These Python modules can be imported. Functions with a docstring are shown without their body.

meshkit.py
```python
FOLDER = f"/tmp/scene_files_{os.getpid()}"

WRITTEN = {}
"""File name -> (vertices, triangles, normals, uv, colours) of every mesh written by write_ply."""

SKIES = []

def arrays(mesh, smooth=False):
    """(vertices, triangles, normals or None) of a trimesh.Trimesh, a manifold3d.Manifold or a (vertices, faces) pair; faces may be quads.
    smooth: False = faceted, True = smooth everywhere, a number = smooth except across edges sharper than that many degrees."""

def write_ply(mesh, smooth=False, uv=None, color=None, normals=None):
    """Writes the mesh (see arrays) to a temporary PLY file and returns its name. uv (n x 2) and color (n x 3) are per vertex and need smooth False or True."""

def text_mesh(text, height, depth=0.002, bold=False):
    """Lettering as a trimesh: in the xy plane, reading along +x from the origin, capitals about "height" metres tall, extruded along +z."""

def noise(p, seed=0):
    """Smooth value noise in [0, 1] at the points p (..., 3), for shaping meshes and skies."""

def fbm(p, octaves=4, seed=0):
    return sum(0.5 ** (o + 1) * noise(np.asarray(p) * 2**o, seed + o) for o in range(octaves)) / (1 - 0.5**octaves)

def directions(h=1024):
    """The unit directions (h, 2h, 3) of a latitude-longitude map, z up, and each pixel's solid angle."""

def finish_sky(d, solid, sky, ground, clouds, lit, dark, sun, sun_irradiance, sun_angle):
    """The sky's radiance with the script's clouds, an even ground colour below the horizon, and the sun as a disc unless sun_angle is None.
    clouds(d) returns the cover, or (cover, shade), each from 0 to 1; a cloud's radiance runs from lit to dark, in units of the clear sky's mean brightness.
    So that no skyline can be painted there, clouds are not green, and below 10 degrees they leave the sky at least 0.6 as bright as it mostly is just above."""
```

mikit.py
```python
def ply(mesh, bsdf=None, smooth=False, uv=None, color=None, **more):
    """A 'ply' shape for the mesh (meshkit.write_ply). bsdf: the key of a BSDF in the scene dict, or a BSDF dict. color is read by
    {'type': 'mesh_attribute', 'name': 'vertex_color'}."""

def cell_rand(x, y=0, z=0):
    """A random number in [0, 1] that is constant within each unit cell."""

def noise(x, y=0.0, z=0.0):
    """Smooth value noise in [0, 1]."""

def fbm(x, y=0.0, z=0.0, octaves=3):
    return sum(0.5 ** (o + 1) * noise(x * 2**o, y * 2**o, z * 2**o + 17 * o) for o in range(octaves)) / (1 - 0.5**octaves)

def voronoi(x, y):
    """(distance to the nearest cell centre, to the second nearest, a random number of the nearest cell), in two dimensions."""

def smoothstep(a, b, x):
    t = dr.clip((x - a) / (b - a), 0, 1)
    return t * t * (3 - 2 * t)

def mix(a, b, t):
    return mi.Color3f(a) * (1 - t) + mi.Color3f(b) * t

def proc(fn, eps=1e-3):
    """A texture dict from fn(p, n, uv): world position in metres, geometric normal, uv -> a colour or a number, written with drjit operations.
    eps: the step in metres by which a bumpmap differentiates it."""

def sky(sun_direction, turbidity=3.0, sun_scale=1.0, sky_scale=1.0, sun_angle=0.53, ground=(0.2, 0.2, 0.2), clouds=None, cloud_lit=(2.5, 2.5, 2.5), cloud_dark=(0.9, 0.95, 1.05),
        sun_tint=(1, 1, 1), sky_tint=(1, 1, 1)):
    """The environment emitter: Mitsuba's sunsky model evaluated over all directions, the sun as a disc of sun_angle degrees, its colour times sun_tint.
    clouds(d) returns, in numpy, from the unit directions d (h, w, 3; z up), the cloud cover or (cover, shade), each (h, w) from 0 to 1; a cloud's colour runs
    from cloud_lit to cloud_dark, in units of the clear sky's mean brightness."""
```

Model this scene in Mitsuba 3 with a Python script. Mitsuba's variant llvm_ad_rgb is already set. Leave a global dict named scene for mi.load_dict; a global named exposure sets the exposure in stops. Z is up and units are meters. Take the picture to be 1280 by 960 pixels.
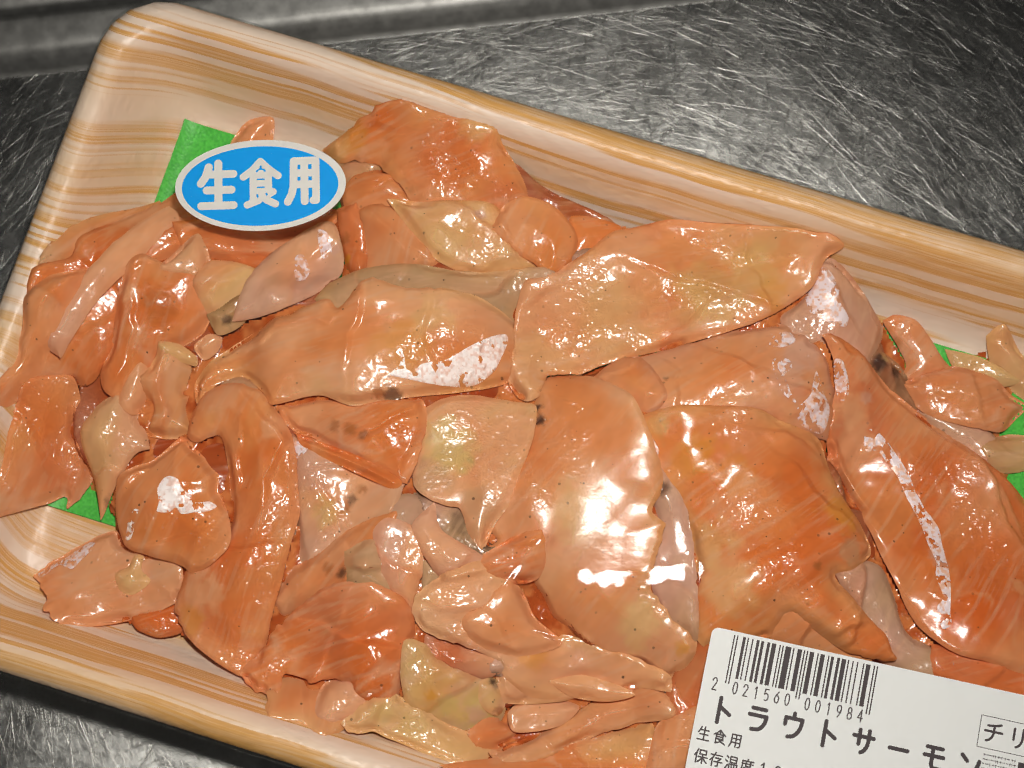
import math, random, numpy as np, trimesh, mitsuba as mi, mikit, meshkit
from scipy.ndimage import gaussian_filter, grey_closing, map_coordinates, distance_transform_edt
from scipy.spatial import Delaunay, cKDTree
from shapely import contains_xy, union_all, affinity
from shapely.geometry import Polygon, LineString, Point, box
import drjit as dr
T = mi.ScalarTransform4f
rng = np.random.default_rng(7)
random.seed(7)
scene, labels = {}, {}
# ------------------------------------------------------------------ camera, light
CAM_H, TILT, FOV = 0.286, math.radians(11.0), 36.0
cam = np.array([0, 0, CAM_H])
fwd = np.array([0, math.sin(TILT), -math.cos(TILT)])
upv = np.array([0, math.cos(TILT), math.sin(TILT)])
scene['camera'] = {'type': 'thinlens', 'fov': FOV, 'fov_axis': 'x', 'near_clip': 0.01, 'far_clip': 10.0, 'aperture_radius': 0.0010, 'focus_distance': 0.266,
                   'to_world': T().look_at(origin=cam.tolist(), target=(cam + fwd).tolist(), up=upv.tolist())}
exposure = 0.0
FLASH = np.array([0.0120, 0.0440, 0.2860])
FLASH_L, ROOM = 960.0, 0.034
fd = np.array([0.0, 0.055, 0.02]) - FLASH
scene['camera_flash'] = {'type': 'disk', 'to_world': T().look_at(origin=FLASH.tolist(), target=(FLASH + fd).tolist(), up=[0, 1, 0]).scale(0.0090),
                         'emitter': {'type': 'area', 'radiance': {'type': 'rgb', 'value': [FLASH_L, FLASH_L * .95, FLASH_L * .88]}}}
labels['camera_flash'] = {'label': 'small round flash lamp shining down on the fish tray', 'category': 'lamp'}
scene['room_light'] = {'type': 'constant', 'radiance': {'type': 'rgb', 'value': [ROOM, ROOM * .97, ROOM * .93]}}
FPX = 640 / math.tan(math.radians(FOV / 2))


def P(px, py, z):
    """the point at height z that the photograph shows at (px, py), by the pose of the camera"""
    px, py = np.asarray(px, float), np.asarray(py, float)
    d = fwd + np.multiply.outer((px - 640) / FPX, [1, 0, 0]) + np.multiply.outer((480 - py) / FPX, upv)
    return cam + d * ((z - CAM_H) / d[..., 2])[..., None]


# ------------------------------------------------------------------ materials
def rgb(*v): return {'type': 'rgb', 'value': list(v)}


TH = math.radians(-17.2)
UX, UY = math.cos(TH), math.sin(TH)          # tray axes: U along, V across
U0, U1, V0, V1 = -0.1041, 0.112, -0.0221, 0.0981


def to_uv(x, y): return x * UX + y * UY, -x * UY + y * UX
def to_xy(u, v): return u * UX - v * UY, u * UY + v * UX


def wood(p, n, uv):
    u = p.x * UX + p.y * UY
    v = -p.x * UY + p.y * UX
    # the film was printed flat, then drawn over the mould: grain follows the length, the height adds to the width
    side = mikit.smoothstep(V0 + .030, V0 + .085, v) * 2 - 1      # the sheet was drawn up both long walls
    w = v + 0.5 * p.z * side + 0.0016 * (mikit.fbm(u * 45 + 3, v * 40, 0.0, 3) - .5) + 0.007 * (mikit.noise(u * 13 + 9, v * 9) - .5)
    a = mikit.noise(w * 420 + 5, u * 13)
    b = mikit.noise(w * 1050 + 9, u * 24 + 40)
    c = mikit.fbm(w * 5600, u * 120, 2.0, 2)
    d = mikit.noise(w * 130 + 3, u * 12 + 2)
    wide = mikit.smoothstep(.50, .62, a) * (0.6 + .5 * c) * (.6 + .5 * d)
    e = mikit.noise(w * 2500 + 19, u * 40 + 4)
    thin = dr.maximum(mikit.smoothstep(.54, .70, b) * mikit.smoothstep(.12, .50, d) * .9, mikit.smoothstep(.52, .75, e) * mikit.smoothstep(.45, .65, mikit.noise(w * 200 + 70, u * 18)) * .5)
    band = dr.clip(dr.maximum(wide, thin) * (.5 + 1.0 * c), 0, 1)
    pale = mikit.mix([.70, .57, .46], [.68, .48, .29], mikit.smoothstep(.3, .8, mikit.noise(w * 190, u * 16 + 7)) * .8)
    return mikit.mix(pale, [.59, .32, .10], band)


def foam_h(p, n, uv):
    return mikit.noise(p.x * 1100, p.y * 1100, p.z * 1100) * 0.00010 + mikit.fbm(p.x * 260, p.y * 260, p.z * 260, 2) * .0002


scene['foam'] = {'type': 'bumpmap', 'arbitrary': {'type': 'proc'} , 'bsdf': {}} if False else {
    'type': 'twosided', 'bsdf': {'type': 'bumpmap', 'tex': mikit.proc(foam_h, 1e-4), 'scale': 1.0,
    'bsdf': {'type': 'principled', 'base_color': mikit.proc(wood), 'roughness': 0.38, 'specular': 0.4}}}


def green_c(p, n, uv):
    a = mikit.noise(p.x * 2600, p.y * 2600)
    b = mikit.noise(p.x * 300, p.y * 300)
    return mikit.mix([.030, .33, .028], [.07, .50, .05], dr.clip(a * .8 + b * .3, 0, 1))


def green_h(p, n, uv): return mikit.noise(p.x * 3600, p.y * 3600) * 0.00005


scene['green_plastic'] = {'type': 'twosided', 'bsdf': {'type': 'bumpmap', 'tex': mikit.proc(green_h, 1e-4), 'scale': 1.0,
    'bsdf': {'type': 'principled', 'base_color': mikit.proc(green_c), 'roughness': .45, 'specular': .4}}}


def steel_refl(p, n, uv):
    x, y = p.x, p.y
    a = mikit.fbm(x * 150, y * 150, 1.0, 4)
    b = mikit.fbm(x * 640 + 31, y * 640, 3.0, 3)
    c = mikit.noise(x * 5200, y * 5200)
    v = (.72 + .45 * mikit.smoothstep(.30, .66, a)) * (.6 + .7 * b)
    return mi.Color3f(.57, .58, .56) * v


def edge_refl(p, n, uv):
    return mi.Color3f(.21, .21, .20) * (.6 + .8 * mikit.fbm(p.x * 500, p.y * 500, p.z * 500, 3))


def steel_alpha(p, n, uv):
    return .138 + .05 * mikit.fbm(p.x * 210 + 9, p.y * 210, 0.0, 3)


def steel_h(p, n, uv):
    return mikit.fbm(p.x * 800, p.y * 800, 0.0, 2) * .00004


def steel(alpha, refl):
    return {'type': 'twosided', 'bsdf': {'type': 'bumpmap', 'tex': mikit.proc(steel_h, 6e-5), 'scale': 1.0, 'bsdf': {'type': 'roughconductor', 'material': 'none', 'distribution': 'beckmann', 'alpha': alpha, 'specular_reflectance': refl}}}


scene['steel'] = steel(mikit.proc(steel_alpha), mikit.proc(steel_refl))
scene['steel_edge'] = {'type': 'twosided', 'bsdf': {'type': 'roughconductor', 'material': 'none', 'distribution': 'ggx', 'alpha': .27, 'specular_reflectance': mikit.proc(edge_refl)}}
scene['scratch_steel'] = {'type': 'twosided', 'bsdf': {'type': 'roughconductor', 'material': 'none', 'distribution': 'beckmann', 'alpha': .12, 'specular_reflectance': rgb(.42, .415, .39)}}


def speck(p, n, uv):
    d, e, r = mikit.voronoi(p.x * 330, p.y * 330)
    s = mikit.cell_rand(r * 977, r * 331)
    return dr.select(r > .72, 1 - mikit.smoothstep(.016 + .04 * s * s, .045 + .06 * s * s, d), 0.0) * (.15 + .65 * mikit.cell_rand(r * 1511))


def wet_h(p, n, uv):
    a = mikit.fbm(p.x * 420, p.y * 420, p.z * 420, 3)
    b = mikit.noise(p.x * 2300, p.y * 2300, p.z * 2300)
    m = mikit.smoothstep(.42, .62, mikit.fbm(p.x * 85 + 5, p.y * 85, 0.0, 2))
    e = mikit.noise(p.x * 1250 + 7, p.y * 1250, p.z * 1250)
    return a * 0.00024 + b * 0.00011 * (.3 + .7 * m) + e * e * e * e * 0.00055 * m


def slick_h(p, n, uv):
    a = mikit.fbm(p.x * 260, p.y * 260, p.z * 260, 2)
    b = mikit.fbm(p.x * 1500, p.y * 2100, p.z * 1500, 2)
    m = mikit.smoothstep(.50, .60, mikit.fbm(p.x * 110 + 5, p.y * 110, 0.0, 3))
    e = mikit.noise(p.x * 1250 + 7, p.y * 1250, p.z * 1250)
    return a * 0.00009 + b * 0.00017 * (.15 + .85 * m) + e * e * e * e * 0.00040 * m


def fat_lines(p, n, uv):
    """pale connective lines between the muscle flakes, along each piece's own grain (uv)"""
    v = uv.y + .0020 * (mikit.fbm(uv.x * 90, uv.y * 90, 0.0, 2) - .5)
    k = v * 310 + 2.0 * mikit.noise(uv.x * 30, uv.y * 30)
    t = dr.abs(k - dr.floor(k) - .5)
    line = 1 - mikit.smoothstep(.03, .16, t)
    m = mikit.smoothstep(.52, .72, mikit.fbm(uv.x * 75 + 5, uv.y * 75, 4.0, 2))
    fibre = mikit.smoothstep(.55, .8, mikit.noise(uv.x * 350, uv.y * 2600)) * mikit.smoothstep(.4, .6, mikit.fbm(uv.x * 120, uv.y * 160, 9.0, 2))
    return dr.clip(line * m * .24 + fibre * .14, 0, 1)


def fish(rough, trans, coat, height=None):
    """flesh that lets light through, under a wet sheen that returns a few per cent of it as glints"""
    flesh = {'type': 'principledthin', 'roughness': .5, 'diff_trans': trans, 'eta': 1.4}
    return {'type': 'blendbsdf', 'weight': coat,
        'a': {'type': 'blendbsdf', 'weight': mikit.proc(speck),
              'a': {'type': 'blendbsdf', 'weight': mikit.proc(fat_lines), 'a': {**flesh, 'base_color': {'type': 'mesh_attribute', 'name': 'vertex_color'}}, 'b': {**flesh, 'base_color': rgb(.80, .50, .31)}},
              'b': {'type': 'principledthin', 'base_color': rgb(.05, .022, .012), 'roughness': .4}},
        'b': {'type': 'bumpmap', 'tex': mikit.proc(height or wet_h, 8e-5), 'scale': 1.0, 'bsdf': {'type': 'roughconductor', 'material': 'none', 'distribution': 'ggx', 'alpha': rough}}}


scene['wet_salmon'] = fish(.045, .42, .052)
scene['glazed_salmon'] = fish(.10, .40, .095, slick_h)
scene['slick_salmon'] = fish(.055, .42, .055, slick_h)


def white_glare_c(p, n, uv):
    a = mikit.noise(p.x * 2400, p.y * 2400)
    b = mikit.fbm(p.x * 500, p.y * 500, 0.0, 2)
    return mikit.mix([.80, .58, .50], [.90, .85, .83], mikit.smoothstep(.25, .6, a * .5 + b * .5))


scene['white_glare_paint'] = {'type': 'twosided', 'bsdf': {'type': 'bumpmap', 'tex': mikit.proc(wet_h, 8e-5), 'scale': .8, 'bsdf': {'type': 'principled', 'base_color': mikit.proc(white_glare_c), 'roughness': .34, 'specular': .6}}}  # bright film reflections, painted as a white surface


def dull_glare_c(p, n, uv):
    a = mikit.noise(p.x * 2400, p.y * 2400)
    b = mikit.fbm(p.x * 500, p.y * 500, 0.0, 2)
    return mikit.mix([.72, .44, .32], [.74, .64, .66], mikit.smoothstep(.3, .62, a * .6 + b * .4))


scene['dull_glare_paint'] = {'type': 'twosided', 'bsdf': {'type': 'bumpmap', 'tex': mikit.proc(wet_h, 8e-5), 'scale': .8, 'bsdf': {'type': 'principled', 'base_color': mikit.proc(dull_glare_c), 'roughness': .36, 'specular': .6}}}  # duller film reflections, painted silver grey
def juice_c(p, n, uv):
    a = mikit.fbm(p.x * 420, p.y * 420, 0.0, 3)
    return mikit.mix([.36, .070, .014], [.52, .17, .05], mikit.smoothstep(.35, .65, a))  # juice orange, darkened to paint shade into the gaps


scene['juice'] = {'type': 'twosided', 'bsdf': {'type': 'bumpmap', 'tex': mikit.proc(wet_h, 8e-5), 'scale': 1.0, 'bsdf': {'type': 'principled', 'base_color': mikit.proc(juice_c), 'roughness': .16, 'specular': .55}}}
scene['film'] = {'type': 'thindielectric', 'int_ior': 1.42, 'ext_ior': 1.0}
scene['paper'] = {'type': 'twosided', 'bsdf': {'type': 'principled', 'base_color': rgb(.68, .695, .68), 'roughness': .5, 'specular': .35}}
scene['ink'] = {'type': 'twosided', 'bsdf': {'type': 'principled', 'base_color': rgb(.050, .040, .042), 'roughness': .6, 'specular': .3}}
scene['blue_ink'] = {'type': 'twosided', 'bsdf': {'type': 'principled', 'base_color': rgb(.0, .285, .74), 'roughness': .5, 'specular': .2}}
scene['sticker_white'] = {'type': 'twosided', 'bsdf': {'type': 'principled', 'base_color': rgb(.62, .61, .57), 'roughness': .4, 'specular': .4}}

# ------------------------------------------------------------------ sink
def grid_mesh(xs, ys, zf):
    X, Y = np.meshgrid(xs, ys)
    Z = zf(X, Y)
    n, m = X.shape
    i = np.arange(n * m).reshape(n, m)
    q = np.stack([i[:-1, :-1], i[:-1, 1:], i[1:, 1:], i[1:, :-1]], -1).reshape(-1, 4)
    return trimesh.Trimesh(np.stack([X, Y, Z], -1).reshape(-1, 3), np.vstack([q[:, [0, 1, 2]], q[:, [0, 2, 3]]]), process=False)


# edge of the sink floor: a straight pressed step along the line that the photograph shows at its top
Ea, Eb = P(0, 97, 0.0)[:2], P(840, 7, 0.0)[:2]
ed = (Eb - Ea) / np.linalg.norm(Eb - Ea)
en = np.array([-ed[1], ed[0]])


def floor_z(s, t):
    """s along the step, t across it (positive beyond the floor); a little waviness in the pressed sheet"""
    z = 0.0009 * (meshkit.fbm(np.stack([s * 22, np.minimum(t, 0) * 22, s * 0], -1), 3, 4) - .5)
    return z


prof = [(0.0, 0.0), (.0008, .0008), (.0020, .0020), (.0030, .0029), (.0036, .0033), (.0041, .00355), (.0047, .00375), (.0056, .0039), (.0070, .0041), (.0084, .0043), (.0092, .0044),
        (.0098, .0044), (.0106, .0042), (.0118, .0038), (.0126, .0038), (.0134, .0041), (.0142, .0046), (.0156, .0050), (.0250, .0058), (.06, .0066), (.20, .0068)]
tt = np.concatenate([-np.linspace(.55, .18, 4)[:-1], -np.linspace(.18, .002, 150), [-.001, -.0004], [p[0] for p in prof]])
zz = np.concatenate([np.zeros(155), [p[1] for p in prof]])
ss = np.linspace(-.45, .60, 420)
S, TT = np.meshgrid(ss, tt)
ZZ = floor_z(S, TT) + zz[:, None]
base = Ea[None, None] + S[..., None] * ed + TT[..., None] * en
verts = np.concatenate([base, ZZ[..., None]], -1)


def strip(verts_, lo, hi):
    v = verts_[lo:hi]
    n, m = v.shape[:2]
    i = np.arange(n * m).reshape(n, m)
    q = np.stack([i[:-1, :-1], i[:-1, 1:], i[1:, 1:], i[1:, :-1]], -1).reshape(-1, 4)
    return trimesh.Trimesh(v.reshape(-1, 3), np.vstack([q[:, [0, 1, 2]], q[:, [0, 2, 3]]]), process=False)


NF = 155
scene['sink_floor'] = mikit.ply(strip(verts, 0, NF), 'steel', smooth=True)
labels['sink_floor'] = {'label': 'scratched dark stainless steel sink floor under the tray', 'kind': 'structure'}
scene['sink_edge'] = mikit.ply(strip(verts, NF - 1, len(tt)), 'steel_edge', smooth=True)
labels['sink_edge'] = {'label': 'pressed steel step along the far side of the sink', 'kind': 'structure'}


def floor_height(x, y):
    d = np.stack([x, y], -1) - Ea
    return floor_z(d @ ed, d @ en)


def tray_poly(inset, r=None, n=14):
    r = max(.0025, .0115 - inset * .30) if r is None else r
    p = box(U0 + inset + r, V0 + inset + r, U1 - inset - r, V1 - inset - r).buffer(r, quad_segs=n)
    return p


def scratches(n, mean, widths, probs, prof_, k):
    """n grooves' raised lips: thin curved ridges in every direction over the bare steel"""
    x, y = rng.uniform(-.108, .108, n * 3), rng.uniform(-.020, .138, n * 3)
    ok = ~contains_xy(tray_poly(.004), *to_uv(x, y)) & ((np.stack([x, y], -1) - Ea) @ en < -.001)
    x, y = x[ok][:n], y[ok][:n]
    n = len(x)
    a = rng.uniform(0, math.pi, n)
    L = .0012 + rng.exponential(mean, n)
    w = rng.choice(widths, n, p=probs)
    ts = np.linspace(-.5, .5, k)
    ang = a[:, None] + rng.normal(0, .13, n)[:, None] * ts
    cx, cy = x[:, None] + np.cumsum(np.cos(ang), 1) * L[:, None] / k, y[:, None] + np.cumsum(np.sin(ang), 1) * L[:, None] / k
    z = floor_height(cx, cy)
    ww = w[:, None] * np.sqrt(np.maximum(1 - (2 * ts) ** 2, .02))
    V = np.stack([np.stack([cx - np.sin(ang) * ww * c, cy + np.cos(ang) * ww * c, z + .000006 + h * ww * .8], -1) for c, h in prof_], 2)
    m = len(prof_)
    i = np.arange(k * m).reshape(k, m)
    q = np.stack([i[:-1, :-1], i[1:, :-1], i[1:, 1:], i[:-1, 1:]], -1).reshape(-1, 4)
    q = (q[None] + (np.arange(n) * k * m)[:, None, None]).reshape(-1, 4)
    return trimesh.Trimesh(V.reshape(-1, 3), np.vstack([q[:, [0, 1, 2]], q[:, [0, 2, 3]]]), process=False)


def scratched():
    coarse = scratches(8000, .0080, [.000024, .000034, .00005, .00007], [.55, .3, .12, .03], ((-1, -.02), (-.6, .22), (0, .32), (.6, .22), (1, -.02)), 5)
    fine = scratches(62000, .0055, [.000014, .00002, .000028], [.45, .4, .15], ((-1, -.02), (0, .34), (1, -.02)), 4)
    return trimesh.util.concatenate([coarse, fine])


scene['sink_floor__scratch_marks'] = mikit.ply(scratched(), 'scratch_steel', smooth=True)
labels['sink_floor__scratch_marks'] = {'label': 'fine bright scratches all over the steel', 'kind': 'stuff'}

# ------------------------------------------------------------------ tray
def ring(inset, z, n, r=None):
    p = tray_poly(inset, r).exterior
    ds = (np.arange(n) + .5) / n
    # even angle parametrisation round the sheet so that rings match
    ref = tray_poly(0.006, .010).exterior
    q = np.array([ref.interpolate(d, normalized=True).coords[0] for d in ds])
    pts = np.array([p.interpolate(p.project(Point(*a))).coords[0] for a in q])
    x, y = to_xy(pts[:, 0], pts[:, 1])
    return np.stack([x, y, np.full(n, z)], 1)


def loft(rings, cap_first=False, cap_last=False):
    n = len(rings[0])
    V = np.vstack(rings)
    F = []
    i = np.arange(n)
    for k in range(len(rings) - 1):
        a, b = k * n + i, k * n + (i + 1) % n
        F += [np.stack([a, b, b + n], 1), np.stack([a, b + n, a + n], 1)]
    for flag, k in ((cap_first, 0), (cap_last, len(rings) - 1)):
        if flag:
            c = len(V)
            V = np.vstack([V, rings[k].mean(0)])
            a, b = k * n + i, k * n + (i + 1) % n
            F.append(np.stack([b, a, np.full(n, c)], 1) if k == 0 else np.stack([a, b, np.full(n, c)], 1))
    return trimesh.Trimesh(V, np.vstack(F), process=False)


NR = 420
INNER = [(.0052, 0.02218), (.0060, 0.02094), (.0068, 0.01892), (.0085, 0.01452), (.0103, 0.01012), (.0118, 0.00704), (.0133, 0.00493), (.0150, 0.00396), (.0175, 0.00361), (.024, 0.00352)]
OUT = [(.020, 0.00053), (.0150, 0.00053), (.0132, 0.00123), (.0100, 0.00748), (.0065, 0.01452), (.0046, 0.01804), (.0026, 0.01866), (.0008, 0.01918), (.0001, 0.02024), (.0002, 0.02130), (.0010, 0.02235), (.0022, 0.02297), (.0034, 0.02306), (.0044, 0.02279)]
scene['foam_tray'] = mikit.ply(loft([ring(a, z, NR) for a, z in OUT + INNER], True, True), 'foam', smooth=40)
labels['foam_tray'] = {'label': 'pale foam food tray printed with brown wood grain, lying in the sink', 'category': 'food tray'}

# height fields over the tray
GX0, GX1, GY0, GY1, GS = -.118, .128, -.045, .142, .0004
gx, gy = np.arange(GX0, GX1, GS), np.arange(GY0, GY1, GS)
GXX, GYY = np.meshgrid(gx, gy)
GU, GV = to_uv(GXX, GYY)
inset = np.minimum.reduce([GU - U0, U1 - GU, GV - V0, V1 - GV])
ii = [0, .001, .0022, .0034, .0044] + [a for a, z in INNER]
zi = [.0207, .0224, .0230, .0231, .0228] + [z for a, z in INNER]
Hm = np.interp(inset, ii, zi, left=0.0)
H0 = Hm.copy()


def sample(A, x, y): return map_coordinates(A, [(np.asarray(y) - GY0) / GS, (np.asarray(x) - GX0) / GS], order=1, mode='nearest')


# green liner sheet on the tray floor: one thin rectangular sheet
def liner():
    a, b = P(228, 143, .008)[:2], P(70, 620, .005)[:2]
    c = P(1110, 428, .006)[:2]
    ua, va = to_uv(*a); ub, vb = to_uv(*b); uc, vc = to_uv(*c)
    u0, u1, v0, v1 = ua, .092, vb - .002, va
    us, vs = np.linspace(u0, u1, 180), np.linspace(v0, v1, 110)
    Um, Vm = np.meshgrid(us, vs)
    x, y = to_xy(Um, Vm)
    z = sample(gaussian_filter(Hm, 5), x, y) + .0007
    n, m = x.shape
    i = np.arange(n * m).reshape(n, m)
    q = np.stack([i[:-1, :-1], i[:-1, 1:], i[1:, 1:], i[1:, :-1]], -1).reshape(-1, 4)
    return trimesh.Trimesh(np.stack([x, y, z], -1).reshape(-1, 3), np.vstack([q[:, [0, 1, 2]], q[:, [0, 2, 3]]]), process=False)


scene['green_liner'] = mikit.ply(liner(), 'green_plastic', smooth=True)
labels['green_liner'] = {'label': 'bright green plastic sheet lying under the salmon, its corner showing by the sticker', 'category': 'liner sheet'}
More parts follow.
